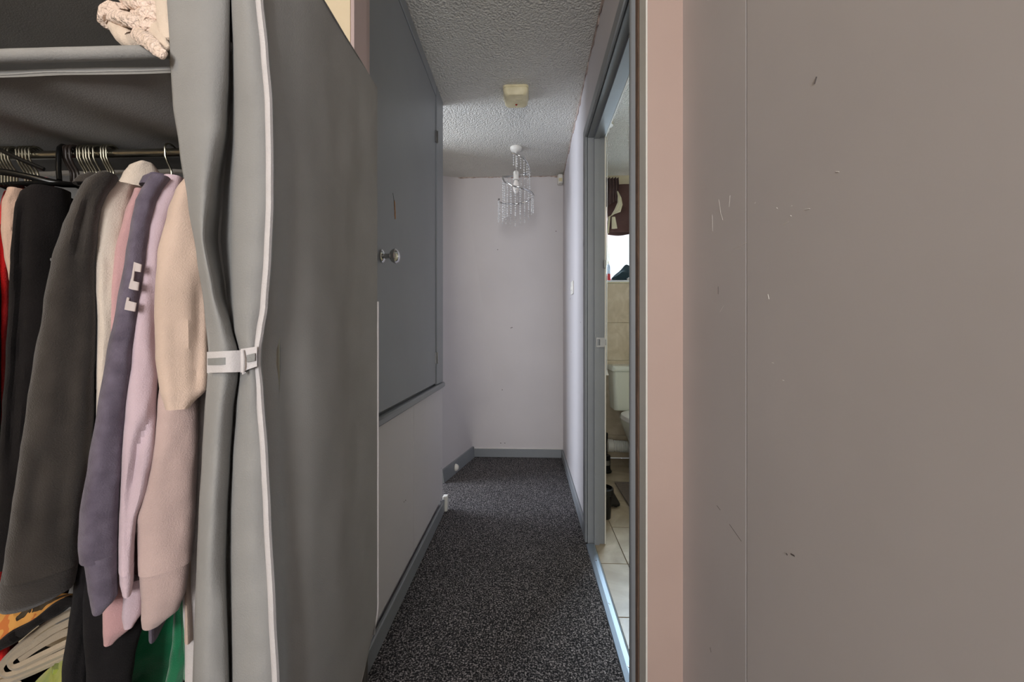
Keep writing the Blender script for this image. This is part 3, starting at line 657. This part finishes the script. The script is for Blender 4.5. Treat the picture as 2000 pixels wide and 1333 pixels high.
# upper shelf: sleeve round the front bar, hanging hem, sagging sheet
za, zb_ = W(0, 110, WYF+.03).z, W(330, 101, WYF+.03).z
xa, xb = WXL+.01, WX_-.02
def shz(x): return za+(zb_-za)*(x-W(0, 0, WYF+.03).x)/(W(330, 0, WYF+.03).x-W(0, 0, WYF+.03).x)
sh = obj('shelf', MB().sheet([[Vector((xa+(xb-xa)*i/60, WYF+.045+(WYB-.02-WYF-.045)*j/30,
      shz(xa+(xb-xa)*i/60)-.022-.016*math.sin(math.pi*j/30)+.006*math.sin((i/60*9-j/30*2.2)*3.0)*math.sin(math.pi*j/30)+.004*noise.noise((i*.25, j*.1, 2)))) for i in range(61)] for j in range(31)], .002, (0, 0, 1)), M['coverin'], wd)
obj('bar_sleeve', MB().loft([[Vector((x, WYF+.03+.0095*math.cos(a), shz(x)+.0095*math.sin(a)+.0006*noise.noise((x*20, a, 0)))) for a in [2*math.pi*k/16 for k in range(16)]] for x in [xa+(xb-xa)*i/50 for i in range(51)]]), M['coverin'], sh)
obj('shelf_hem', MB().sheet([[Vector((x, WYF+.052-.004*j+.002*noise.noise((x*9, j, 4)), shz(x)-.006-.0066*j)) for x in [xa+(xb-xa)*i/60 for i in range(61)]] for j in range(4)], .0015, (0, 1, 0)), M['coverin'], sh)
obj('hem_seam', MB().tube([(x, WYF+.030+.002*noise.noise((x*9, 3, 4)), shz(x)-.028+.001*noise.noise((x*14, 2, 1))) for x in [xa+(xb-xa)*i/60 for i in range(61)]], .0014, 6), M['coverin'], sh)

# ------------------------------------------------------------------ scarf on the shelf
sf = thing('knitted_scarf', tuple(W(270, 85, .6)), 'folded beige-pink cable knit scarf hanging off the wardrobe shelf', 'scarf')
M['knit'] = mat('beige_pink_cable_knit', (238, 214, 194), .95, .1, 60, 1.0, 130, rgb2=(236, 214, 200), spec=.1, sheen=.2, bdist=.010)
M['knitsmooth'] = fabric('cream_scarf_lining', (222, 204, 186))
def lump(name, pts, rads, m, Y, flat=.8, seed=0):
    P = [W(x, y, Y+dy) for x, y, dy in pts]; n = 26; rings = []
    for i in range(n+1):
        t = i/n*(len(P)-1); k = min(int(t), len(P)-2); q = t-k; q = q*q*(3-2*q)*.5+q*.5
        p = P[k].lerp(P[k+1], q); r = (rads[k]+(rads[k+1]-rads[k])*q)*Y/F
        tan = (P[k+1]-P[k]).normalized(); a = Vector((0, 1, 0)); b = tan.cross(a).normalized()
        if i in (0, n): r *= .45
        ring = []
        for s in range(20):
            an = 2*math.pi*s/20; rr = r*(1+.16*noise.noise((p.x*30+seed, p.z*30+s*.15, math.sin(an)*1.2))+.05*math.sin(an*5+i*.9))
            ring.append(p+b*rr*math.cos(an)+a*rr*flat*math.sin(an))
        rings.append(ring)
    return obj(name, MB().loft(rings), m, sf)
lump('knit_fold', [(262, 18, .02), (228, 12, 0), (203, 20, -.005), (198, 38, 0), (214, 52, .01), (232, 58, .02)], [12, 13, 11, 9, 9, 8], M['knit'], .60, seed=1)
lump('knit_fold', [(212, 30, .02), (235, 34, 0), (262, 42, -.01), (290, 50, -.01), (322, 54, 0)], [15, 14, 13, 13, 12], M['knit'], .59, seed=2)
lump('knit_fold', [(240, -6, .02), (268, 4, .0), (296, 8, 0), (330, 6, .01)], [14, 18, 20, 20], M['knit'], .595, seed=3)
lump('knit_fold', [(262, 32, .01), (285, 30, -.01), (325, 28, -.01)], [13, 16, 17], M['knit'], .60, seed=4)
lump('lining_fold', [(222, 48, .01), (240, 66, 0), (258, 78, 0), (285, 84, .01)], [14, 18, 18, 13], M['knitsmooth'], .60, seed=5)
lump('hanging_tail', [(262, 62, .0), (286, 78, -.03), (304, 94, -.045), (322, 110, -.05)], [14, 14, 12, 9], M['knit'], .585, flat=.5, seed=6)
lump('hanging_tail', [(300, 55, .0), (312, 75, -.02), (326, 98, -.03)], [16, 13, 8], M['knitsmooth'], .585, flat=.5, seed=7)
lump('hanging_tail', [(316, -5, 0), (320, 35, -.015), (326, 80, -.02)], [14, 14, 11], M['knitsmooth'], .585, flat=.5, seed=8)

# ------------------------------------------------------------------ hanging clothes
def sleeve_rings(spec, Y, rd, n=46, seed=0, wr=1.0, m=44, fold=0.0, crease=()):
    pys = [s[0] for s in spec]; l = [(s[0], s[1]) for s in spec]; r = [(s[0], s[2]) for s in spec]; rings = []
    yf = Y if callable(Y) else (lambda t: Y)
    for i in range(n+1):
        py = pys[0]+(pys[-1]-pys[0])*i/n; a, b = interp(l, py), interp(r, py); yy = yf(i/n)
        c = W((a+b)/2, py, yy); dv = Vector((c.x, c.y, 0)).normalized(); lv = Vector((dv.y, -dv.x, 0)); ring = []
        hw = (b-a)/2/F*(C_*c.y-S_*c.x)*(C_*dv.y-S_*dv.x)
        dr = rd if not callable(rd) else rd(i/n)
        for k in range(m):
            an = 2*math.pi*k/m; ca, sa_ = math.cos(an), math.sin(an)
            ca = math.copysign(abs(ca)**.8, ca); sa_ = math.copysign(abs(sa_)**.8, sa_)
            q = 1+wr*(.10*noise.noise((ca*1.2+seed, c.z*14, sa_*1.2))+.05*noise.noise((ca*2+seed, c.z*40, sa_*2)))
            if fold: q -= fold*max(0, math.cos(an*3+seed+c.z*4))*(sa_ < 0)
            yy2 = dr*sa_*q
            if sa_ < .2:
                pxv = (a+b)/2+(b-a)/2*ca
                for tab, cw, dep in crease:
                    if tab[0][0]-30 <= py <= tab[-1][0]+30:
                        e_ = min(1, (py-tab[0][0]+30)/60, (tab[-1][0]+30-py)/60); yy2 += dep*max(0, e_)*math.exp(-((pxv-interp(tab, py))/cw)**2)
            ring.append(c+lv*hw*ca*(1+(q-1)*.35)+dv*yy2)
        rings.append(ring)
    return rings
def garment(name, label, cat, m, neck, shoulder, sh_y, spec, Y, rd, hem_z, cuff=None, cuffmat=None, collar=None, wr=1.0, seed=0, far=True, thick=.010, fold=0.0, drop=0.0, group=None, crease=()):
    N_ = W(neck[0], neck[1], .76); Sx = W(shoulder[0], shoulder[1], sh_y)
    t = thing(name, (N_.x, N_.y, hem_z), label, cat, group)
    d = Vector((Sx.x-N_.x, Sx.y-N_.y, 0)); ln = d.length; d.normalize(); pn = Vector((-d.y, d.x, 0))
    rings = []; nz = 34
    ztop = N_.z-.002; zs_ = Sx.z
    hs_ = [0, .06, .14, .25, .4, .55, .7, .85, 1.0]
    lev = [ztop-(ztop-zs_)*h for h in hs_]+[zs_-(zs_-hem_z)*(i/nz) for i in range(1, nz+1)]
    for i, z in enumerate(lev):
        f = min(1, .16+.84*max(0, (ztop-z)/max(.01, ztop-zs_))**.85)
        L_ = ln*f*(1 if z >= zs_ else 1+.03*(zs_-z)); th_ = thick*(.5+.5*min(1, i/6))*(1+.4*max(0, zs_-z)*(1 if z < zs_ else 0))
        c = Vector((N_.x, N_.y, z))+pn*.006*noise.noise((seed, z*5, 0)); ring = []
        far_f = min(1.0, (.955-.012-N_.y)/max(.001, abs(d.y)*ln))
        for k in range(32):
            an = 2*math.pi*k/32; u = math.cos(an); v = math.sin(an)
            Lk = L_*.8 if u > 0 else L_*far_f
            q = 1+.5*noise.noise((u*3+seed, z*9, v))*min(1, i/8)
            p = c+d*Lk*math.copysign(abs(u)**.9, u)+pn*th_*v*q
            ring.append(p)
        rings.append(ring)
    obj('body', MB().loft(rings), m, t)
    if spec:
        rr = sleeve_rings(spec, Y, rd, n=64, seed=seed, wr=wr, fold=fold, crease=crease)
        obj('sleeve', MB().loft(rr), m, t)
    if cuff:
        obj('cuff', MB().loft(sleeve_rings(cuff, Y if not callable(Y) else Y(1.0), (rd if not callable(rd) else rd(1.0))*.92, n=14, seed=seed+3, wr=.5*wr)), cuffmat or m, t)
    if collar:
        obj('collar', MB().loft(sleeve_rings(collar[0], collar[1], collar[2], n=12, seed=seed+5, wr=.6)), m, t)
    return t
G = {}
G['white'] = garment('shirt', 'long white cotton shirt hanging next to the wardrobe curtain', 'shirt', M['whitecloth'], (428, 372), (415, 430), .64,
    [(430, 395, 440), (700, 385, 440), (1000, 366, 440), (1150, 358, 430), (1290, 362, 430), (1420, 362, 430)], .665, .02, .25, seed=1, wr=1.2)
G['dusty'] = garment('sweatshirt', 'dusty pink sweatshirt with a ribbed cuff hanging behind the cream T-shirt', 'sweatshirt', M['dusty'], (392, 362), (360, 430), .63,
    [(430, 330, 385), (700, 318, 390), (800, 308, 389), (900, 298, 387), (1000, 268, 385), (1085, 270, 378), (1105, 272, 376)], lambda t: .635-.03*t, .026, .55,
    cuff=[(1085, 271, 374), (1120, 274, 371), (1160, 277, 366), (1195, 276, 352), (1214, 277, 318)], seed=2)
G['tshirt'] = garment('tshirt', 'cream-pink short sleeved T-shirt hanging beside the tied wardrobe curtain', 'T-shirt', M['tshirt'], (402, 352), (352, 420), .60,
    [(352, 362, 400), (380, 342, 396), (420, 328, 400), (500, 309, 404), (600, 303, 408), (700, 306, 409), (760, 313, 408), (796, 322, 372)], lambda t: .605-.035*t, .03, .50, seed=3, crease=[([(560, 390), (620, 388), (700, 384), (770, 380)], 13, .010), ([(600, 345), (780, 352)], 20, .006)])
G['pink'] = garment('sweatshirt', 'pale lilac-pink sweatshirt hanging between the cream T-shirt and slate sweatshirt', 'sweatshirt', M['pink'], (350, 352), (318, 420), .61,
    [(352, 318, 362), (380, 304, 356), (440, 284, 335), (500, 272, 322), (600, 262, 316), (700, 254, 312), (800, 244, 308), (870, 240, 309), (950, 235, 292), (1010, 232, 270), (1060, 231, 264), (1110, 231, 262)], lambda t: .625-.045*t, .03, .55,
    cuff=[(1095, 232, 263), (1130, 233, 262), (1152, 238, 258)], seed=4, crease=[([(800, 298), (870, 268), (1000, 250)], 11, .009), ([(560, 300), (700, 305)], 10, .006)])
obj('hem', MB().loft(sleeve_rings([(1130, 244, 283), (1160, 241, 281), (1200, 238, 279), (1222, 241, 262)], .592, .012, n=12, seed=8)), M['pink'], G['pink'])
G['slate'] = garment('sweatshirt', 'slate purple sweatshirt with pale block letters down its sleeve', 'sweatshirt', M['slate'], (322, 346), (285, 420), .60,
    [(352, 292, 335), (375, 276, 318), (400, 264, 306), (450, 254, 294), (500, 245, 288), (600, 227, 275), (700, 207, 262), (800, 190, 250), (900, 172, 242), (1000, 156, 236), (1060, 152, 233), (1086, 155, 233)], lambda t: .605-.04*t, .03, .5,
    cuff=[(1080, 160, 233), (1100, 166, 232), (1140, 171, 231), (1165, 176, 231), (1186, 179, 205)], collar=([(344, 292, 330), (352, 278, 334), (366, 272, 338)], .70, .02), seed=5)
G['rose'] = garment('sweatshirt', 'rose pink sweatshirt showing a thin edge behind the slate sweatshirt', 'sweatshirt', M['rose'], (292, 352), (262, 430), .66,
    [(372, 262, 285), (420, 243, 275), (500, 223, 262), (600, 213, 250), (700, 205, 245), (900, 202, 245), (1080, 202, 270), (1160, 203, 280)], lambda t: .625-.02*t, .014, .55,
    cuff=[(1145, 202, 281), (1190, 201, 279), (1225, 201, 268), (1254, 202, 224)], seed=6)
G['oat'] = garment('jacket', 'oatmeal ribbed knit jacket with a raised collar beside the washed black hoodie', 'jacket', M['oat'], (282, 335), (225, 410), .66,
    [(362, 222, 265), (385, 202, 258), (420, 190, 250), (470, 186, 244), (560, 188, 236), (650, 190, 226), (720, 189, 215), (790, 188, 205), (900, 186, 200)], lambda t: .622-.02*t, .016, .5,
    collar=([(325, 268, 303), (332, 252, 312), (350, 240, 318), (372, 230, 320)], .72, .03), seed=7, wr=1.6)
G['denim'] = garment('shirt', 'grey-blue cotton shirt glimpsed between the washed black hoodie and oatmeal jacket', 'shirt', M['denim'], (252, 352), (205, 430), .67,
    [(470, 184, 212), (520, 184, 208), (600, 186, 206), (680, 187, 202), (760, 187, 200)], .612, .012, .6, seed=8)
G['charcoal'] = garment('hoodie', 'washed black hoodie with a seam across its long hanging sleeve', 'hoodie', M['charcoal'], (222, 348), (150, 420), .60,
    [(348, 188, 232), (360, 166, 226), (380, 152, 210), (410, 138, 198), (450, 122, 192), (515, 101, 189), (600, 86, 191), (700, 69, 189), (800, 54, 187), (900, 38, 180), (1000, 22, 168), (1060, 14, 162), (1112, 8, 162)], lambda t: .60-.03*t, .035, .45,
    cuff=[(1100, 8, 160), (1130, 2, 156), (1160, -2, 150), (1172, 0, 120)], collar=([(344, 168, 214), (352, 152, 226), (366, 142, 232)], .72, .02), seed=9, wr=1.3, crease=[([(390, 172), (450, 160), (520, 148)], 9, .008), ([(560, 150), (800, 130), (1050, 110)], 22, .007), ([(880, 80), (1080, 50)], 18, .007)])
sr = sleeve_rings([(505, 104, 190), (512, 102, 190), (519, 100, 190)], .598, .0355, n=6, seed=9, wr=0)
obj('sleeve_seam', MB().tube([p for k, p in enumerate(sr[3][13:26])], .0018, 6), M['charcoal'], G['charcoal'])
G['black'] = garment('sweatshirt', 'plain black sweatshirt hanging between the blush top and washed black hoodie', 'sweatshirt', M['black'], (118, 372), (70, 410), .64,
    [(372, 58, 140), (384, 40, 140), (410, 30, 141), (460, 25, 140), (520, 22, 132), (600, 19, 120), (700, 12, 110), (800, 5, 100), (900, -2, 90), (1050, -12, 70), (1100, -14, 60)], lambda t: .63-.02*t, .03, .5, seed=10, wr=1.2, crease=[([(400, 46), (600, 40), (900, 22)], 11, .012)])
G['blush'] = garment('blouse', 'blush pink satin blouse at the left of the plain black sweatshirt', 'blouse', M['blush'], (42, 368), (20, 395), .68,
    [(372, 14, 52), (400, 4, 44), (450, 2, 40), (500, 8, 38), (540, 16, 34), (560, 20, 30)], .645, .02, .7, seed=11, wr=2)
G['red'] = garment('dress', 'scarlet jersey dress hanging behind the plain black sweatshirt', 'dress', M['red'], (20, 375), (0, 440), .68,
    [(440, -30, 14), (520, -28, 20), (600, -28, 20), (700, -28, 12), (900, -28, 8), (1090, -28, 10), (1150, -28, 8)], .655, .018, .4, seed=12)
G['dots'] = garment('shirt', 'black shirt with small white dots at the open end of the rail', 'shirt', M['dots'], (-25, 375), (-40, 440), .66,
    [(420, -70, -4), (520, -70, 3), (600, -70, 4), (800, -72, 3), (1000, -75, 0)], .635, .015, .5, seed=13)
rt = garment('top', 'red crumpled top pushed between hangers behind the black sweatshirt', 'top', M['red'], (92, 348), (108, 364), .70, None, .7, .02, .9, seed=14)
# printed letters on the slate sleeve
SLT = [(500, 245, 288), (600, 227, 275), (700, 207, 262)]
def on_slate(px, py, off):
    t = (py-352)/(1086-352); a_ = interp([(q[0], q[1]) for q in SLT], py); b_ = interp([(q[0], q[2]) for q in SLT], py)
    c = W((a_+b_)/2, py, .605-.04*t); dv = Vector((c.x, c.y, 0)).normalized(); u = max(-1, min(1, (px-(a_+b_)/2)/((b_-a_)/2)))
    p = W(px, py, c.y); d_ = Vector((p.x, p.y, p.z-CH)).normalized()
    return p-d_*(.03*(max(0, 1-abs(u)**2.4))**.42+off)
def letter(quads):
    mb = MB()
    for q in quads:
        A, B, D, E_ = [Vector(p) for p in q]; g_ = []
        for i in range(9):
            r_ = []
            for j in range(9):
                p = A.lerp(B, j/8).lerp(E_.lerp(D, j/8), i/8); r_.append(on_slate(p.x, p.y, .0042))
            g_.append(r_)
        mb.sheet(g_, .0012, (0, 1, 0))
    return mb
obj('print_letter', letter([[(249, 507), (264, 513), (260, 549), (240, 548)], [(264, 513), (276, 517), (274, 532), (262.5, 530)], [(240, 548), (260, 549), (258, 566), (249, 563)], [(260, 549), (271, 552), (269, 568), (258, 566)]]), M['print'], G['slate'])
obj('print_letter', letter([[(234, 577), (252, 582), (251, 588), (232, 590)], [(232, 590), (251, 588), (252, 607), (242, 605)], [(251, 588), (266, 592), (263, 609), (252, 607)]]), M['print'], G['slate'])

# ------------------------------------------------------------------ hangers
def hook_pts(x, lean_=0.0):
    p = []
    for i in range(13):
        a = math.radians(-20+215*i/12); p.append((x+lean_*.002, .76+.0135*math.cos(a)*1.0, RZ+.0025+.0125*math.sin(a)+.0015))
    p += [(x, .7475, RZ-.012), (x, .752, RZ-.022), (x, .760, RZ-.034), (x, .7615, RZ-.04), (x, .7615, RZ-.062)]
    return p
def hanger(px, m, label, group, arm=True, lean_=0.0, thick=.0017):
    x = W(px+10, 301, .76).x
    t = thing('clothes_hanger', (x, .76, RZ-.07), label, 'hanger', group)
    obj('hook', MB().tube(hook_pts(x, lean_), thick, 8), m, t)
    a = [(x-.055, .64, RZ-.108), (x-.02, .715, RZ-.078), (x, .7615, RZ-.06), (x+.02, .815, RZ-.078), (x+.045, .875, RZ-.10)]
    obj('arm', MB().tube(a, .0032, 8), M['blackplastic'], t)
    return t
LBL = {'c1': ('slim hanger with chrome hook crowded beyond the black plastic hanger', 'chrome hooks at the open end of the rail'),
       'c2': ('slim hanger with chrome hook above the washed black hoodie', 'chrome hooks above the washed black hoodie'),
       'b': ('hanger with dark brown hook between chrome hooks on the rail', 'dark brown hooks on the rail')}
for px in (-14, -8, -2, 4, 10, 16, 22, 38, 44, 50, 56, 63): hanger(px, M['hook'], *LBL['c1'])
for px in (128, 134, 141): hanger(px, M['brownhook'], *LBL['b'], thick=.0024)
for px in (155, 160, 167, 172, 178, 186, 201, 206, 211): hanger(px, M['hook'], *LBL['c2'])
hanger(324, M['hook'], 'lone chrome hook hanger at the curtain end of the rail', None, thick=.0019)
# black plastic hanger turned toward the room
bh = thing('plastic_hanger', tuple(W(118, 352, .745)), 'thick black plastic hanger hanging askew among the chrome hooks', 'hanger')
hx = W(118, 300, .745)
obj('hook', MB().tube([W(140, 300, .775), W(133, 287, .765), W(122, 285, .752), W(116, 290, .743), W(114.5, 305, .74), W(114, 330, .74), W(116, 352, .735)], .0042, 10), M['blackplastic'], bh)
obj('arm', MB().tube([W(-60, 322, .69), W(-10, 334, .695), W(20, 338, .70), W(60, 346, .71), W(100, 356, .72), W(122, 360, .73), W(152, 362, .74)], [.0060, .0065, .0065, .006, .0068, .0062, .005], 10), M['blackplastic'], bh)
obj('upper_bar', MB().tube([W(-40, 276, .685), W(0, 293, .69), W(40, 312, .70), W(86, 331, .715)], .0038, 8), M['blackplastic'], bh)
obj('lower_bar', MB().tube([W(-40, 366, .70), W(20, 358, .705), W(70, 356, .712), W(100, 357, .72)], .003, 8), M['blackplastic'], bh)

# ------------------------------------------------------------------ clothes piled on the wardrobe floor
tr = thing('trousers', tuple(W(200, 1330, .68)), 'black trousers hanging below the washed black hoodie cuff', 'trousers')
obj('leg', MB().loft(sleeve_rings([(1080, 150, 190), (1150, 143, 180), (1230, 132, 176), (1300, 120, 176), (1420, 122, 176)], .615, .02, seed=21, wr=1.8)), M['trouser'], tr)
obj('leg', MB().loft(sleeve_rings([(1060, 165, 275), (1150, 162, 290), (1230, 166, 286), (1300, 170, 264), (1420, 174, 250)], .635, .02, seed=22, wr=1.5)), M['trouser'], tr)
gv = thing('velvet_dress', tuple(W(300, 1330, .74)), 'emerald green velvet dress hanging low beside the curtain', 'dress')
obj('skirt', MB().loft(sleeve_rings([(1090, 330, 372), (1150, 300, 366), (1200, 270, 366), (1260, 246, 368), (1330, 222, 366), (1450, 180, 366)], .745, .03, seed=23, wr=3.2, m=40, fold=.5)), M['green'], gv)
obj('fold', MB().loft(sleeve_rings([(1120, 344, 362), (1180, 340, 358), (1250, 337, 360), (1290, 330, 366), (1330, 322, 362), (1345, 330, 350)], .70, .014, seed=24, wr=2)), M['green'], gv)
obj('fold', MB().loft(sleeve_rings([(1140, 352, 366), (1220, 352, 372), (1280, 360, 374), (1320, 358, 372)], .705, .012, seed=25, wr=2)), M['green'], gv)
lp = MB()
gridp = [[W(-70+240*i/30, 1160+(j/10)*max(8, 98-98*(-70+8*i)/150), .675-.06*(j/10)-.01*noise.noise((i*.3, j*.3, 1))) for i in range(31)] for j in range(11)]
tag(obj('leopard_print_cloth', lp.sheet(gridp, .006, (0, .5, -1)), M['leopard']), 'leopard print cloth with black edge folded on top of the pile under the hoodie', 'cloth')
le = bpy.data.objects['leopard_print_cloth']
obj('black_edge', MB().tube([p+Vector((0, -.004, -.004)) for p in gridp[-1]], [.0085+.002*math.sin(i*.6) for i in range(31)], 8), M['blackplastic'] if False else M['black'], le)
obj('red_trim', MB().tube([W(-40, 1178, .615), W(0, 1176, .615), W(30, 1173, .62), (W(44, 1171, .63))], [.004, .0045, .004, .002], 8), M['red'], le)
# mushroom coloured cloth folded in loops
bg = thing('folded_jersey', tuple(W(60, 1330, .66)), 'mushroom beige jersey folded in thick loops below the leopard cloth', 'folded clothes')
def foldstrip(pts, th_, y0, y1, name='fold'):
    n = len(pts); P = []
    for i in range((n-1)*8+1):
        k = min(i//8, n-2); t = (i-k*8)/8; p0 = Vector(pts[max(k-1, 0)]); p1 = Vector(pts[k]); p2 = Vector(pts[k+1]); p3 = Vector(pts[min(k+2, n-1)])
        P.append(.5*((2*p1)+(p2-p0)*t+(2*p0-5*p1+4*p2-p3)*t*t+(3*p1-p0-3*p2+p3)*t**3))
    rings = []
    for i, p in enumerate(P):
        tn = (P[min(i+1, len(P)-1)]-P[max(i-1, 0)]).normalized(); nn = Vector((-tn.y, tn.x)); a = p+nn*th_/2; b = p-nn*th_/2
        ring = []
        for q, yy in ((a, y0), (p+nn*th_*.15, y0-.004), (b, y0), (b, y1), (a, y1)): ring.append(W(q.x, q.y, yy))
        rings.append(ring)
    return obj(name, MB().loft(rings), M['beigefold'], bg)
foldstrip([(140, 1196), (90, 1222), (40, 1262), (6, 1296), (2, 1312), (16, 1320), (60, 1304), (110, 1282), (140, 1268)], 13, .640, .80)
foldstrip([(140, 1214), (100, 1234), (62, 1260), (24, 1286), (20, 1300), (32, 1304), (70, 1286), (140, 1252)], 13, .636, .80)
foldstrip([(140, 1232), (110, 1244), (70, 1266), (36, 1290)], 14, .642, .80)
foldstrip([(-40, 1290), (0, 1262), (40, 1228), (80, 1204)], 13, .655, .80)
foldstrip([(-60, 1352), (0, 1336), (40, 1322), (90, 1300), (140, 1276)], 14, .650, .80)
foldstrip([(-60, 1330), (-20, 1322), (-4, 1330), (40, 1340)], 18, .66, .80)
lg = thing('lime_print_top', tuple(W(100, 1400, .66)), 'lime green and yellow printed top at the bottom of the clothes pile', 'top')
obj('body', MB().sheet([[W(60+75*i/20, 1345-70*(i/20)**.8+(120*j/10), .655-.05*math.sin(math.pi*j/12)-.012*noise.noise((i*.25, j*.3, 7))) for i in range(21)] for j in range(11)], .008, (0, 1, 0)), M['lime'], lg)
obj('fold', MB().loft(sleeve_rings([(1300, 104, 124), (1340, 90, 126), (1420, 80, 126)], .645, .012, seed=31, wr=2)), M['lime'], lg)
bs = obj('folded_towels', MB().sheet([[Vector((-1.25+.70*i/20, .68+.25*j/10, .225+.09*math.sin(math.pi*min(1, .25+j/14))+.012*noise.noise((i*.5, j*.5, 3)))) for i in range(21)] for j in range(11)], .014, (0, 0, -1)), M['black'])
tag(bs, 'dark cloth lying under the folded pile on the wardrobe floor', 'cloth')
# ------------------------------------------------------------------ scuffs and marks on the walls
def scuff(par, pts, m, r=.0006): return obj('scuff_mark', MB().tube(pts, r, 4), m, par)
pw = [o for o in wr.children]; pa, pb = pw[0], pw[1]
def RP(px, py): return RWp(px, py, XW-.0001)
for pts in ([(1432, 486), (1446, 480), (1459, 474)], [(1436, 488), (1447, 486)], [(1404, 390), (1408, 418), (1412, 430)], [(1426, 382), (1424, 405)], [(1391, 420), (1392, 452)], [(1406, 610), (1413, 598)]): scuff(pa, [RP(*p) for p in pts], M['scuff_l'], .00035)
for pts in ([(1400, 988), (1407, 997)], [(1425, 1025), (1448, 1058)], [(1387, 1265), (1389, 1275)], [(1403, 560), (1403, 575)]): scuff(pa, [RP(*p) for p in pts], M['scuff_d'], .0005)
for pts in ([(1545, 404), (1547, 402)], [(1544, 421), (1546, 423)], [(1530, 440), (1540, 434)], [(1572, 410), (1582, 408)], [(1632, 336), (1639, 336)], [(1500, 575), (1502, 585)], [(1528, 743), (1531, 744)], [(1508, 709), (1511, 710)], [(1476, 395), (1474, 398)], [(1517, 406), (1519, 408)]): scuff(pb, [RP(*p) for p in pts], M['scuff_l'], .0006)
for pts in ([(1591, 164), (1595, 150)], [(1545, 1083), (1552, 1087)], [(1536, 1082), (1538, 1085)]): scuff(pb, [RP(*p) for p in pts], M['scuff_d'], .0012)
wbk = bpy.data.objects['wall_back']
for px, py in ((972, 488), (981, 762), (936, 715), (1086, 452), (978, 866), (986, 866), (915, 742), (1000, 640), (998, 641)): obj('scuff_mark', MB().lathe([(0, -.0004), (.004, -.0004), (.004, .001), (0, .001)], tuple(W(px, py, YB)), 'y', 8), M['scuff_d'], wbk)
wrt = bpy.data.objects['wall_right']
for px, py in ((1134, 630), (1116, 688), (1114, 584)): obj('scuff_mark', MB().lathe([(0, -.0004), (.004, -.0004), (.004, .001), (0, .001)], tuple(RWp(px, py, XR)), 'x', 8), M['scuff_d'], wrt)
for px, py in ((789, 981), (792, 978), (862, 915)): obj('scuff_mark', MB().lathe([(0, -.001), (.003, -.001), (.003, .0005), (0, .0005)], tuple(RWp(px, py, XL)), 'x', 8), M['scuff_d'], wl.children[0] if px < 808 else wl.children[1])
